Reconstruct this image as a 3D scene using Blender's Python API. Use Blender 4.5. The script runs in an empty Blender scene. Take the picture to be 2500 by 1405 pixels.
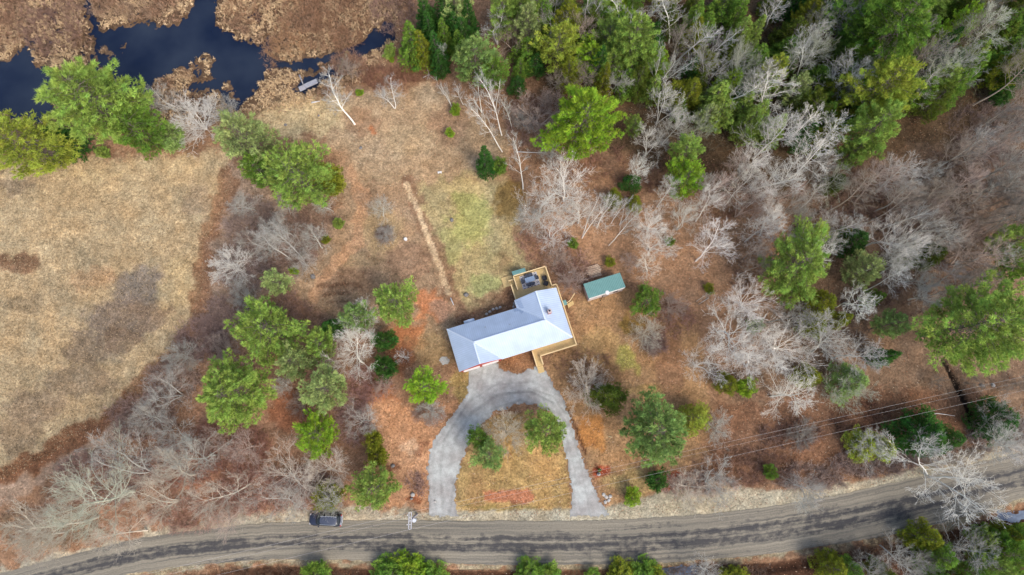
import bpy, math, random
import numpy as np
from mathutils import Vector, Matrix

rng = np.random.default_rng(7)
random.seed(7)
SC = bpy.context.scene
COL = SC.collection

# ------------------------------------------------------------------ camera, sky, sun, exposure
H = 111.0                                   # drone height, metres
FP = 1667.0                                 # focal length in photo pixels (24 mm equivalent)
TILT = math.atan(338 / 1667)
cam = bpy.data.cameras.new('camera')
cam.sensor_width = 36; cam.lens = 24.005; cam.clip_start = 1; cam.clip_end = 6000
camo = bpy.data.objects.new('camera', cam); COL.objects.link(camo)
camo.location = (0, 0, H); camo.rotation_euler = (TILT, 0, 0)
SC.camera = camo

SUN_EL, SUN_AZ = math.radians(50), math.radians(138)     # azimuth clockwise from +Y
world = bpy.data.worlds.new('World'); SC.world = world; world.use_nodes = True
nt = world.node_tree
sky = nt.nodes.new('ShaderNodeTexSky'); sky.sky_type = 'NISHITA'; sky.sun_disc = False
sky.sun_elevation = SUN_EL; sky.sun_rotation = SUN_AZ; sky.air_density = 1.0; sky.dust_density = 3.0
bg = nt.nodes['Background']; bg.inputs['Strength'].default_value = 0.15
nt.links.new(sky.outputs[0], bg.inputs[0])
sun = bpy.data.lights.new('sun', 'SUN'); sun.energy = 1.3; sun.angle = math.radians(24); sun.color = (1, .94, .86)
suno = bpy.data.objects.new('sun', sun); COL.objects.link(suno)
sd = Vector((math.sin(SUN_AZ) * math.cos(SUN_EL), math.cos(SUN_AZ) * math.cos(SUN_EL), math.sin(SUN_EL)))
suno.rotation_euler = sd.to_track_quat('Z', 'Y').to_euler()
SC.view_settings.view_transform = 'Standard'; SC.view_settings.look = 'None'
SC.view_settings.gamma = 1; SC.view_settings.exposure = 1.0; SC.view_settings.use_curve_mapping = False

# ------------------------------------------------------------------ survey helpers: photo pixel -> place on the ground
CT, ST = math.cos(TILT), math.sin(TILT)
def at(x, y, z=0.0):
    dx, dy = (x - 1250) / FP, -(y - 702.5) / FP
    vy, vz = CT * dy + ST, ST * dy - CT
    t = (z - H) / vz
    return (dx * t, vy * t)
def project(X, Y, Z=0.0):
    z = Z - H
    yy = CT * Y + ST * z; zz = -ST * Y + CT * z
    return 1250 + FP * X / -zz, 702.5 - FP * yy / -zz
def lin(c):
    c = np.asarray(c, float) / 255
    return np.where(c <= .04045, c / 12.92, ((c + .055) / 1.055) ** 2.4)
KALB = 0.74
def C(r, g, b):
    c = lin((r, g, b)); l = c @ np.array([.3, .59, .11]); return tuple((c * .93 + l * .07) * KALB)

# ------------------------------------------------------------------ numpy noise
def _hash(ix, iy, s):
    n = (ix * 374761393 + iy * 668265263 + s * 1442695041) & 0xffffffff
    n = ((n ^ (n >> 13)) * 1274126177) & 0xffffffff
    return ((n ^ (n >> 16)) & 0xffff) / 65535.0
def vnoise(x, y, s=0):
    ix = np.floor(x).astype(np.int64); iy = np.floor(y).astype(np.int64)
    fx, fy = x - ix, y - iy
    fx = fx * fx * (3 - 2 * fx); fy = fy * fy * (3 - 2 * fy)
    a, b = _hash(ix, iy, s), _hash(ix + 1, iy, s); c, d = _hash(ix, iy + 1, s), _hash(ix + 1, iy + 1, s)
    return (a + (b - a) * fx) * (1 - fy) + (c + (d - c) * fx) * fy
def fbm(x, y, s=0, o=4):
    t = 0; a = .5; n = 0
    for k in range(o):
        t = t + a * vnoise(x * 2 ** k, y * 2 ** k, s + k * 17); n += a; a *= .5
    return t / n
def poly_sd(px, py, P):                      # signed distance (negative inside)
    P = np.asarray(P, float); d = np.full(px.shape, 1e18); ins = np.zeros(px.shape, bool)
    for i in range(len(P)):
        a, b = P[i - 1], P[i]; e = b - a
        t = np.clip(((px - a[0]) * e[0] + (py - a[1]) * e[1]) / max(e @ e, 1e-9), 0, 1)
        d = np.minimum(d, (px - a[0] - t * e[0]) ** 2 + (py - a[1] - t * e[1]) ** 2)
        cnd = (a[1] > py) != (b[1] > py)
        with np.errstate(divide='ignore', invalid='ignore'):
            xx = a[0] + (py - a[1]) / (e[1] if e[1] else 1e-9) * e[0]
        ins ^= cnd & (px < xx)
    d = np.sqrt(d); return np.where(ins, -d, d)
def line_d(px, py, P):
    P = np.asarray(P, float); d = np.full(px.shape, 1e18)
    for i in range(1, len(P)):
        a, b = P[i - 1], P[i]; e = b - a
        t = np.clip(((px - a[0]) * e[0] + (py - a[1]) * e[1]) / max(e @ e, 1e-9), 0, 1)
        d = np.minimum(d, (px - a[0] - t * e[0]) ** 2 + (py - a[1] - t * e[1]) ** 2)
    return np.sqrt(d)
def sstep(e0, e1, x):
    t = np.clip((x - e0) / (e1 - e0), 0, 1); return t * t * (3 - 2 * t)

# ------------------------------------------------------------------ object helpers
def mesh_np(name, V, Fc, mat, attrs=None, nper=3, smooth=False):
    V = np.asarray(V, np.float32).reshape(-1, 3); Fc = np.asarray(Fc, np.int32).reshape(-1, nper)
    me = bpy.data.meshes.new(name)
    me.vertices.add(len(V)); me.vertices.foreach_set('co', V.ravel())
    me.loops.add(Fc.size); me.loops.foreach_set('vertex_index', Fc.ravel())
    me.polygons.add(len(Fc)); me.polygons.foreach_set('loop_start', np.arange(0, Fc.size, nper, dtype=np.int32))
    me.polygons.foreach_set('loop_total', np.full(len(Fc), nper, np.int32))
    if smooth: me.polygons.foreach_set('use_smooth', np.ones(len(Fc), bool))
    me.update(calc_edges=True)
    for k, v in (attrs or {}).items():
        v = np.asarray(v, np.float32)
        if v.ndim == 1:
            a = me.attributes.new(k, 'FLOAT', 'POINT'); a.data.foreach_set('value', v)
        else:
            if v.shape[1] == 3: v = np.concatenate([v, np.ones((len(v), 1), np.float32)], 1)
            a = me.attributes.new(k, 'FLOAT_COLOR', 'POINT'); a.data.foreach_set('color', v.ravel())
    me.materials.append(mat)
    return me
def link(name, me, parent=None, **props):
    o = bpy.data.objects.new(name, me); COL.objects.link(o)
    if parent is not None: o.parent = parent
    for k, v in props.items(): o[k] = v
    return o
class MB:                                    # collects solids into one mesh
    def __init__(s): s.v = []; s.f = []
    def add(s, v, f):
        n = len(s.v); s.v += [tuple(p) for p in v]; s.f += [tuple(i + n for i in q) for q in f]; return s
    def box(s, x0, x1, y0, y1, z0, z1, M=None):
        v = [Vector((x, y, z)) for z in (z0, z1) for x, y in ((x0, y0), (x1, y0), (x1, y1), (x0, y1))]
        if M is not None: v = [M @ p for p in v]
        return s.add(v, [(3, 2, 1, 0), (4, 5, 6, 7), (0, 1, 5, 4), (1, 2, 6, 5), (2, 3, 7, 6), (3, 0, 4, 7)])
    def bar(s, a, b, w, h):                  # rectangular bar between two points
        a, b = Vector(a), Vector(b); d = (b - a).normalized()
        up = Vector((0, 0, 1)) if abs(d.z) < .9 else Vector((1, 0, 0))
        x = d.cross(up).normalized() * w / 2; y = x.cross(d).normalized() * h / 2
        v = [p + i * x + j * y for p in (a, b) for i, j in ((-1, -1), (1, -1), (1, 1), (-1, 1))]
        return s.add(v, [(3, 2, 1, 0), (4, 5, 6, 7), (0, 1, 5, 4), (1, 2, 6, 5), (2, 3, 7, 6), (3, 0, 4, 7)])
    def tube(s, pts, rad, n=8, caps=True):
        pts = [Vector(p) for p in pts]; N = len(pts); rad = rad if hasattr(rad, '__len__') else [rad] * N
        v = []
        for i, p in enumerate(pts):
            d = (pts[min(i + 1, N - 1)] - pts[max(i - 1, 0)]).normalized()
            up = Vector((0, 0, 1)) if abs(d.z) < .9 else Vector((1, 0, 0))
            x = d.cross(up).normalized(); y = x.cross(d)
            v += [p + rad[i] * (math.cos(2 * math.pi * k / n) * x + math.sin(2 * math.pi * k / n) * y) for k in range(n)]
        f = [(i * n + k, i * n + (k + 1) % n, (i + 1) * n + (k + 1) % n, (i + 1) * n + k) for i in range(N - 1) for k in range(n)]
        if caps: f += [tuple(range(n - 1, -1, -1)), tuple((N - 1) * n + k for k in range(n))]
        return s.add(v, f)
    def prism(s, pts, z0, z1):
        n = len(pts); v = [(x, y, z0) for x, y in pts] + [(x, y, z1) for x, y in pts]
        return s.add(v, [tuple(range(n - 1, -1, -1)), tuple(range(n, 2 * n))] + [(i, (i + 1) % n, n + (i + 1) % n, n + i) for i in range(n)])
    def build(s, name, mat, parent=None, bevel=0, smooth=False, **props):
        me = bpy.data.meshes.new(name); me.from_pydata(s.v, [], s.f); me.materials.append(mat)
        if bevel:
            import bmesh
            bm = bmesh.new(); bm.from_mesh(me)
            bmesh.ops.bevel(bm, geom=bm.edges[:], offset=bevel, segments=1, affect='EDGES')
            bm.to_mesh(me); bm.free()
        if smooth:
            for p in me.polygons: p.use_smooth = True
        return link(name, me, parent, **props)
def thing(name, label, cat, loc=(0, 0, 0), rz=0, group=None):
    o = bpy.data.objects.new(name, None); COL.objects.link(o); o.empty_display_size = .5
    o.location = loc; o.rotation_euler = (0, 0, rz); o['label'] = label; o['category'] = cat
    if group: o['group'] = group
    return o
def tag(o, label, cat, group=None):
    o['label'] = label; o['category'] = cat
    if group: o['group'] = group
    return o

# ------------------------------------------------------------------ materials
def nodes(name):
    m = bpy.data.materials.new(name); m.use_nodes = True
    return m, m.node_tree, m.node_tree.nodes['Principled BSDF']
def N(t, typ, **kw):
    n = t.nodes.new(typ)
    for k, v in kw.items():
        if k in n.inputs.keys(): n.inputs[k].default_value = v
        else: setattr(n, k, v)
    return n
def mat(name, col, rough=.6, metal=0, var=.15, scale=3, bump=0, spec=.3, coords='Object', detail=5):
    m, t, b = nodes(name)
    tc = N(t, 'ShaderNodeTexCoord'); nz = N(t, 'ShaderNodeTexNoise', Scale=scale, Detail=detail)
    t.links.new(tc.outputs[coords], nz.inputs['Vector'])
    mr = N(t, 'ShaderNodeMapRange'); mr.inputs['From Min'].default_value = .3; mr.inputs['From Max'].default_value = .7
    mr.inputs['To Min'].default_value = 1 - var; mr.inputs['To Max'].default_value = 1 + var
    t.links.new(nz.outputs['Fac'], mr.inputs['Value'])
    vm = N(t, 'ShaderNodeVectorMath', operation='SCALE'); vm.inputs[0].default_value = col[:3]
    t.links.new(mr.outputs[0], vm.inputs['Scale']); t.links.new(vm.outputs[0], b.inputs['Base Color'])
    b.inputs['Roughness'].default_value = rough; b.inputs['Metallic'].default_value = metal
    b.inputs['Specular IOR Level'].default_value = spec
    if bump:
        bp = N(t, 'ShaderNodeBump', Strength=bump, Distance=.03); t.links.new(nz.outputs['Fac'], bp.inputs['Height'])
        t.links.new(bp.outputs[0], b.inputs['Normal'])
    return m
def foliage_mat(name):
    m, t, b = nodes(name); t.nodes.remove(b); out = t.nodes['Material Output']
    oi = N(t, 'ShaderNodeObjectInfo'); at_ = N(t, 'ShaderNodeAttribute', attribute_name='tint')
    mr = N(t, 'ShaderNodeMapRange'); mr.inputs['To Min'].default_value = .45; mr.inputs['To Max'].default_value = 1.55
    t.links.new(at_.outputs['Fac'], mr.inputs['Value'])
    rn = N(t, 'ShaderNodeMapRange'); rn.inputs['To Min'].default_value = .485; rn.inputs['To Max'].default_value = .515
    t.links.new(oi.outputs['Random'], rn.inputs['Value'])
    # patches of older, yellower needles
    tc = N(t, 'ShaderNodeTexCoord'); nz = N(t, 'ShaderNodeTexNoise', Scale=.55, Detail=2)
    t.links.new(tc.outputs['Object'], nz.inputs['Vector'])
    hs = N(t, 'ShaderNodeHueSaturation'); t.links.new(oi.outputs['Color'], hs.inputs['Color'])
    ad = N(t, 'ShaderNodeMapRange'); ad.inputs['From Min'].default_value = .3; ad.inputs['From Max'].default_value = .7
    ad.inputs['To Min'].default_value = .475; ad.inputs['To Max'].default_value = .52
    t.links.new(nz.outputs['Fac'], ad.inputs['Value'])
    t.links.new(ad.outputs[0], hs.inputs['Hue'])
    vm = N(t, 'ShaderNodeVectorMath', operation='SCALE'); t.links.new(hs.outputs[0], vm.inputs[0]); t.links.new(mr.outputs[0], vm.inputs['Scale'])
    d = N(t, 'ShaderNodeBsdfDiffuse'); tr = N(t, 'ShaderNodeBsdfTranslucent'); mx = N(t, 'ShaderNodeMixShader', Fac=.35)
    t.links.new(vm.outputs[0], d.inputs['Color']); t.links.new(vm.outputs[0], tr.inputs['Color'])
    t.links.new(d.outputs[0], mx.inputs[1]); t.links.new(tr.outputs[0], mx.inputs[2]); t.links.new(mx.outputs[0], out.inputs[0])
    return m
def tinted_mat(name, use_obj=True, rough=.85, nscale=6, nvar=.25):
    m, t, b = nodes(name)
    at_ = N(t, 'ShaderNodeAttribute', attribute_name='tint' if use_obj else 'col')
    vm = N(t, 'ShaderNodeVectorMath', operation='SCALE')
    if use_obj:
        oi = N(t, 'ShaderNodeObjectInfo'); t.links.new(oi.outputs['Color'], vm.inputs[0]); t.links.new(at_.outputs['Fac'], vm.inputs['Scale'])
    else:
        tc = N(t, 'ShaderNodeTexCoord'); nz = N(t, 'ShaderNodeTexNoise', Scale=nscale, Detail=3)
        t.links.new(tc.outputs['Object'], nz.inputs['Vector'])
        mr = N(t, 'ShaderNodeMapRange'); mr.inputs['To Min'].default_value = 1 - nvar; mr.inputs['To Max'].default_value = 1 + nvar
        t.links.new(nz.outputs['Fac'], mr.inputs['Value'])
        t.links.new(at_.outputs['Color'], vm.inputs[0]); t.links.new(mr.outputs[0], vm.inputs['Scale'])
    t.links.new(vm.outputs[0], b.inputs['Base Color']); b.inputs['Roughness'].default_value = rough
    b.inputs['Specular IOR Level'].default_value = .15
    return m
M_FOL = foliage_mat('needles'); M_BARK = tinted_mat('bark'); M_COL = tinted_mat('tinted_plants', False)

# ------------------------------------------------------------------ the ground
def road_edge_up(x):
    return np.interp(x, [-300, 0, 100, 200, 307, 410, 520, 640, 760, 900, 1000, 1150, 1250, 1370, 1500, 1640, 1750, 1860, 2000, 2130, 2263, 2380, 2500, 2800],
                     [1500, 1402, 1374, 1348, 1322, 1303, 1290, 1278, 1273, 1271, 1271, 1272, 1272, 1273, 1270, 1262, 1254, 1241, 1219, 1191, 1160, 1131, 1106, 1020])
def road_edge_lo(x):
    return np.interp(x, [-300, 0, 150, 307, 444, 640, 800, 1000, 1250, 1450, 1600, 1740, 1860, 2030, 2201, 2338, 2500, 2800],
                     [1560, 1462, 1432, 1403, 1382, 1366, 1367, 1374, 1380, 1379, 1375, 1366, 1355, 1331, 1304, 1266, 1215, 1120])
WATER = [[(-60, 165), (-20, 158), (25, 150), (55, 118), (85, 160), (118, 162), (130, 200), (120, 300), (40, 285), (0, 268), (-60, 270)],
         [(228, 80), (300, 65), (345, 52), (380, 62), (440, 68), (462, 30), (478, -5), (500, -60), (560, -60), (528, 0), (522, 40), (535, 72), (590, 98), (640, 108), (662, 92), (662, 150), (642, 190), (615, 215), (590, 262), (566, 262), (540, 225), (505, 215), (400, 232), (350, 240), (300, 220), (280, 180), (240, 150), (228, 120)],
         [(205, -40), (212, -40), (215, 20), (238, 60), (232, 90), (222, 60), (205, 20)],
         [(650, 140), (720, 152), (770, 140), (830, 126), (880, 105), (925, 68), (955, 50), (962, 85), (905, 122), (872, 150), (850, 178), (815, 180), (795, 172), (760, 170), (700, 166), (655, 165)],
         [(722, 216), (750, 190), (790, 168), (806, 172), (772, 205), (738, 226)],
         [(2432, 1262), (2450, 1248), (2475, 1252), (2520, 1243), (2520, 1264), (2480, 1272), (2445, 1272)],
         [(1628, 1388), (1690, 1384), (1712, 1392), (1700, 1412), (1640, 1412)]]
ISLES = [[(238, 118), (252, 108), (282, 132), (262, 142), (240, 136)], [(283, 108), (318, 98), (316, 112), (290, 126)],
         [(362, 206), (395, 186), (430, 165), (455, 160), (500, 124), (520, 132), (524, 158), (512, 172), (526, 200), (480, 204), (452, 214), (440, 240), (362, 236)],
         [(535, 195), (560, 188), (572, 205), (560, 222), (540, 214)], [(556, 225), (578, 222), (582, 242), (562, 246)], [(780, 152), (826, 138), (812, 160), (770, 190), (755, 196)]]
MARSH = [(-200, -200), (1010, -200), (1000, 20), (960, 60), (955, 110), (915, 150), (860, 200), (800, 225), (740, 240), (660, 262), (590, 272), (540, 300), (380, 300), (110, 310), (-200, 310)]
def water_sd(px, py, wob=True):
    if wob:
        px, py = px + (fbm(px / 12, py / 12, 3) - .5) * 34 + (fbm(px / 4, py / 4, 13, 2) - .5) * 10, py + (fbm(px / 12, py / 12, 9) - .5) * 34 + (fbm(px / 4, py / 4, 19, 2) - .5) * 10
    d = np.full(px.shape, 1e9)
    for P in WATER: d = np.minimum(d, poly_sd(px, py, P))
    for P in ISLES: d = np.maximum(d, -poly_sd(px, py, P))
    # narrow black channels through the sedge
    m = poly_sd(px, py, MARSH)
    crack = np.abs(fbm(px / 55, py / 55, 41, 3) - .5) * 260 - 1.2
    return np.where((m < -30) & (px < 640), np.minimum(d, np.maximum(crack, m + 30)), d) - 5

FIELD = [(-200, 395), (0, 398), (130, 388), (350, 385), (545, 372), (566, 430), (548, 520), (492, 600), (500, 680), (480, 760), (420, 850), (330, 960), (220, 1050), (100, 1125), (0, 1175), (-200, 1240)]
LAWN = [(1020, 450), (1130, 425), (1235, 432), (1272, 500), (1262, 600), (1300, 648), (1225, 700), (1180, 750), (1130, 752), (1095, 680), (1060, 600), (1030, 520)]
P_, L_, B_ = 'poly', 'line', 'blob'
LAYERS = [  # kind, geometry, colour, feather px, strength
    (P_, [(1260, -300), (2900, -300), (2900, 420), (2100, 520), (1700, 460), (1420, 330), (1280, 160)], (92, 72, 52), 40, .9),
    (P_, [(1250, 380), (1700, 470), (2050, 560), (1950, 800), (1700, 760), (1420, 640), (1290, 620)], (166, 124, 94), 40, .9),
    (P_, [(1950, 420), (2900, 250), (2900, 1110), (2400, 1120), (2050, 1160), (1780, 1180), (1760, 1040), (1880, 760)], (130, 102, 82), 40, .95),
    (P_, [(1740, 1000), (2050, 940), (2420, 960), (2500, 1060), (2150, 1150), (1830, 1190), (1720, 1120)], (126, 88, 66), 30, .85),
    (P_, FIELD, (180, 154, 120), 26, 1),
    (B_, (30, 455, 60, 18), (140, 118, 98), 0, .7), (B_, (120, 425, 200, 12), (194, 168, 128), 0, .6), (B_, (420, 410, 120, 20), (194, 166, 128), 0, .7),
    (B_, (35, 645, 75, 28), (120, 88, 68), 0, .9), (B_, (110, 725, 90, 60), (165, 142, 112), 0, .7), (B_, (50, 740, 60, 30), (130, 112, 90), 0, .7),
    (B_, (345, 700, 85, 60), (132, 116, 106), 0, .9), (B_, (290, 780, 105, 66), (128, 110, 100), 0, .85), (B_, (225, 850, 85, 52), (130, 112, 98), 0, .8),
    (B_, (370, 770, 60, 45), (140, 116, 98), 0, .8), (B_, (305, 830, 60, 35), (126, 102, 84), 0, .8), (B_, (230, 680, 70, 30), (180, 142, 108), 0, .6),
    (B_, (430, 690, 48, 70), (190, 164, 124), 0, .8), (B_, (205, 930, 110, 40), (140, 118, 98), 0, .7), (B_, (80, 990, 90, 50), (146, 122, 102), 0, .7),
    (B_, (50, 1060, 60, 60), (140, 116, 94), 0, .7), (B_, (150, 1080, 50, 30), (190, 165, 130), 0, .6), (B_, (480, 490, 40, 60), (150, 126, 108), 0, .5),
    (P_, [(560, 380), (640, 460), (830, 520), (860, 600), (760, 660), (700, 720), (600, 740), (520, 840), (420, 960), (260, 1100), (0, 1240), (-200, 1300), (-200, 1250), (100, 1130), (330, 970), (480, 780), (500, 600)], (160, 134, 116), 20, .8),
    (L_, [(560, 430), (540, 500), (500, 590), (500, 690), (482, 790), (405, 890), (300, 985), (200, 1065), (60, 1140), (-100, 1190)], (138, 96, 68), 30, .75),
    (L_, [(300, 985), (200, 1065), (60, 1140), (-100, 1190)], (118, 74, 48), 24, .7),
    (P_, [(480, 1000), (700, 700), (900, 770), (1000, 900), (900, 1230), (600, 1260), (300, 1310), (0, 1330), (100, 1220), (300, 1100)], (152, 112, 88), 30, .9),
    (B_, (700, 1000, 60, 60), (144, 84, 54), 0, .7), (B_, (560, 1180, 150, 60), (160, 112, 88), 0, .7), (B_, (930, 980, 50, 60), (176, 108, 66), 0, .8),
    (P_, [(640, 270), (760, 230), (900, 225), (1060, 200), (1240, 330), (1240, 430), (1000, 450), (830, 480), (800, 340), (700, 330)], (170, 140, 110), 25, 1),
    (P_, [(600, 265), (700, 225), (830, 215), (850, 280), (800, 330), (700, 330), (640, 300)], (190, 164, 124), 22, .9),
    (B_, (1000, 340, 70, 40), (172, 146, 114), 0, .5), (B_, (910, 322, 14, 8), (196, 110, 60), 0, .9), (B_, (880, 300, 50, 40), (150, 112, 86), 0, .6),
    (B_, (1100, 300, 60, 60), (150, 112, 88), 0, .6), (B_, (1010, 170, 40, 12), (150, 116, 50), 0, .7), (B_, (780, 410, 90, 60), (165, 118, 84), 0, .6),
    (P_, [(820, 440), (1010, 450), (1130, 780), (1080, 880), (760, 760), (700, 700), (780, 620), (830, 520)], (162, 130, 102), 25, 1),
    (B_, (930, 560, 60, 70), (176, 146, 106), 0, .6), (B_, (880, 640, 60, 25), (160, 132, 98), 0, .5), (B_, (850, 690, 90, 40), (136, 104, 82), 0, .7),
    (B_, (1000, 640, 60, 60), (142, 106, 84), 0, .6), (B_, (790, 800, 100, 40), (146, 112, 92), 0, .6),
    (L_, [(862, 420), (884, 470), (882, 530), (862, 590), (830, 630), (790, 665), (774, 740)], (184, 138, 104), 17, .8),
    (L_, [(776, 700), (850, 692), (880, 700)], (106, 74, 54), 6, .7), (L_, [(790, 720), (850, 715)], (104, 74, 54), 4, .7), (L_, [(800, 738), (850, 735)], (110, 78, 58), 4, .6),
    (P_, LAWN, (172, 150, 108), 34, 1), (B_, (1215, 640, 40, 24), (158, 126, 92), 0, .6), (B_, (1115, 490, 30, 30), (164, 134, 98), 0, .5), (B_, (1160, 610, 24, 40), (166, 138, 98), 0, .5), (B_, (1200, 735, 50, 18), (140, 106, 80), 0, .7), (B_, (1180, 600, 60, 70), (172, 156, 104), 0, .4),
    (B_, (1150, 530, 60, 80), (160, 158, 92), 0, .8), (B_, (1100, 600, 40, 60), (160, 158, 92), 0, .5), (B_, (1178, 690, 40, 36), (156, 158, 98), 0, .7), (B_, (1240, 480, 40, 50), (140, 104, 44), 0, .75),
    (B_, (1130, 450, 60, 25), (184, 160, 112), 0, .8), (B_, (1215, 570, 35, 60), (176, 156, 116), 0, .6),
    (L_, [(994, 448), (1026, 518), (1064, 616), (1100, 706), (1130, 770)], (140, 104, 80), 20, .8),
    (L_, [(992, 452), (1022, 518), (1058, 616), (1096, 712)], (204, 172, 138), 8.5, .95),
    (B_, (1050, 745, 50, 45), (196, 122, 78), 0, .9), (B_, (990, 820, 60, 50), (186, 112, 66), 0, .85), (B_, (1070, 755, 34, 28), (176, 134, 110), 0, .8),
    (B_, (1050, 850, 60, 60), (162, 130, 88), 0, .7), (B_, (1125, 940, 30, 50), (150, 128, 72), 0, .7), (B_, (980, 880, 40, 40), (140, 86, 56), 0, .8),
    (P_, [(890, 960), (990, 1000), (1110, 980), (1060, 1090), (1045, 1240), (960, 1245), (900, 1150)], (186, 134, 98), 16, .95),
    (B_, (1000, 1090, 24, 30), (198, 158, 128), 0, .8), (B_, (960, 1140, 30, 12), (110, 66, 44), 0, .8), (B_, (1022, 1100, 16, 14), (140, 92, 66), 0, .8), (B_, (1008, 1212, 20, 18), (150, 84, 50), 0, .9),
    (P_, [(1110, 1250), (1115, 1160), (1150, 1080), (1210, 1010), (1350, 1010), (1385, 1120), (1395, 1250)], (170, 136, 86), 8, 1),
    (B_, (1330, 1130, 50, 50), (190, 146, 92), 0, .7), (B_, (1160, 1190, 30, 50), (150, 116, 78), 0, .6), (P_, [(1178, 1200), (1290, 1194), (1308, 1215), (1290, 1230), (1185, 1224)], (176, 110, 78), 5, 1),
    (B_, (1230, 1240, 110, 8), (140, 120, 66), 0, .7),
    (P_, [(1215, 870), (1310, 860), (1325, 892), (1270, 912), (1225, 905)], (148, 104, 72), 5, 1),
    (P_, [(1400, 720), (1560, 700), (1700, 800), (1740, 960), (1720, 1100), (1560, 1230), (1480, 1240), (1390, 1010), (1330, 900)], (164, 124, 86), 25, .95),
    (B_, (1470, 850, 60, 60), (172, 136, 88), 0, .7), (B_, (1530, 878, 34, 34), (176, 160, 78), 0, .9), (B_, (1545, 790, 30, 26), (158, 120, 46), 0, .8), (B_, (1600, 960, 70, 30), (166, 130, 76), 0, .7),
    (B_, (1640, 900, 40, 100), (142, 102, 78), 0, .7), (B_, (1440, 1060, 40, 50), (184, 122, 62), 0, .9), (B_, (1540, 1180, 60, 40), (166, 138, 88), 0, .8), (B_, (1370, 790, 40, 60), (140, 98, 70), 0, .6),
    (B_, (1466, 1155, 24, 24), (166, 74, 44), 0, 1), (B_, (1655, 1175, 34, 24), (172, 80, 48), 0, 1), (B_, (1630, 1205, 26, 12), (172, 84, 52), 0, 1),
    (L_, [(1388, 1000), (1410, 1060), (1430, 1110)], (80, 46, 28), 4, .9),
    (P_, [(-200, 1440), (0, 1395), (150, 1350), (330, 1310), (500, 1270), (700, 1240), (1040, 1246), (1040, 1300), (-200, 1500)], (172, 158, 138), 12, .9),
    (P_, [(1040, 1250), (1480, 1240), (1640, 1195), (1780, 1180), (1880, 1200), (2140, 1170), (2400, 1090), (2500, 1080), (2900, 1000), (2900, 1200), (1500, 1290), (1040, 1290)], (170, 158, 138), 9, .95),
    (B_, (1720, 1185, 100, 22), (160, 132, 112), 0, .7),
    (L_, [(-200, 1510), (150, 1436), (307, 1408), (444, 1388), (640, 1371), (800, 1372), (1000, 1379), (1250, 1385), (1600, 1380), (1860, 1360), (2030, 1337), (2201, 1310), (2338, 1272), (2500, 1221), (2800, 1125)], (158, 142, 116), 11, .9),
    (P_, [(640, 1384), (1000, 1392), (1450, 1396), (1860, 1378), (2201, 1328), (2338, 1290), (2500, 1240), (2900, 1130), (2900, 1700), (-200, 1700), (200, 1440)], (82, 54, 40), 8, .95),
    (L_, [(2305, 880), (2322, 915), (2345, 960), (2368, 1010), (2376, 1060)], (34, 26, 22), 7, .95), (L_, [(1940, 560), (2010, 510), (2060, 470)], (60, 48, 44), 7, .6),
    (B_, (2095, 1148, 30, 14), (60, 46, 40), 0, .6), (B_, (1920, 1065, 70, 40), (104, 72, 58), 0, .6),
]
def ground_colour(px, py):
    w = 48
    wx = px + (fbm(px / 30, py / 30, 11) - .5) * w; wy = py + (fbm(px / 30, py / 30, 23) - .5) * w
    sx = px + (fbm(px / 9, py / 9, 51, 3) - .5) * 9; sy = py + (fbm(px / 9, py / 9, 53, 3) - .5) * 9
    col = np.tile(np.array(C(148, 110, 84)), px.shape + (1,)); rag = fbm(px / 11, py / 11, 67, 5)
    for kind, g, c, fe, st in LAYERS:
        c = np.array(C(*c))
        if kind == P_:
            a = 1 - sstep(-fe, fe, poly_sd(wx if fe > 9 else sx, wy if fe > 9 else sy, g))
        elif kind == L_:
            big = fe > 10; a = 1 - sstep(fe * .45, fe * 1.15, line_d(wx if big else sx, wy if big else sy, g))
        else:
            d = np.sqrt(((wx - g[0]) / g[2]) ** 2 + ((wy - g[1]) / g[3]) ** 2); a = 1 - sstep(.45, 1.25, d)
        a = np.where((a > .01) & (a < .99) if kind != B_ else a > .01, sstep(.16, .84, a + (rag - .5) * (.95 if kind == B_ else .8)), a)
        a = (a * st)[..., None]
        col = col * (1 - a) + c * a
    # marsh bed
    m = 1 - sstep(-12, 12, poly_sd(wx, wy, MARSH)); a = (m * .9)[..., None]
    tan = fbm(px / 60, py / 60, 77)[..., None]
    col = col * (1 - a) + (np.array(C(84, 64, 52)) * (1 - tan) + np.array(C(112, 88, 68)) * tan) * a
    sk = fbm((px * .9 + py * .35) / 70, (py * .9 - px * .2) / 7, 88, 4); col = col * (.82 + .36 * sk)[..., None]
    v = fbm(px / 22, py / 22, 5, 5); v2 = fbm(px / 5, py / 5, 6, 3); v3 = fbm(px / 110, py / 80, 15, 3)
    col = col * (.68 + .64 * v)[..., None] * (.74 + .52 * v2)[..., None] * (.85 + .3 * v3)[..., None]
    hue = (fbm(px / 40, py / 40, 31, 4) - .5)[..., None]
    col = col * (1 + hue * np.array([.18, 0, -.2]))
    l = (col @ np.array([.3, .59, .11]))[..., None]; col = col * .97 + l * .03
    return np.clip(col * np.array([1.07, 1.10, 1.0]), 0, .9)

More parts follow.
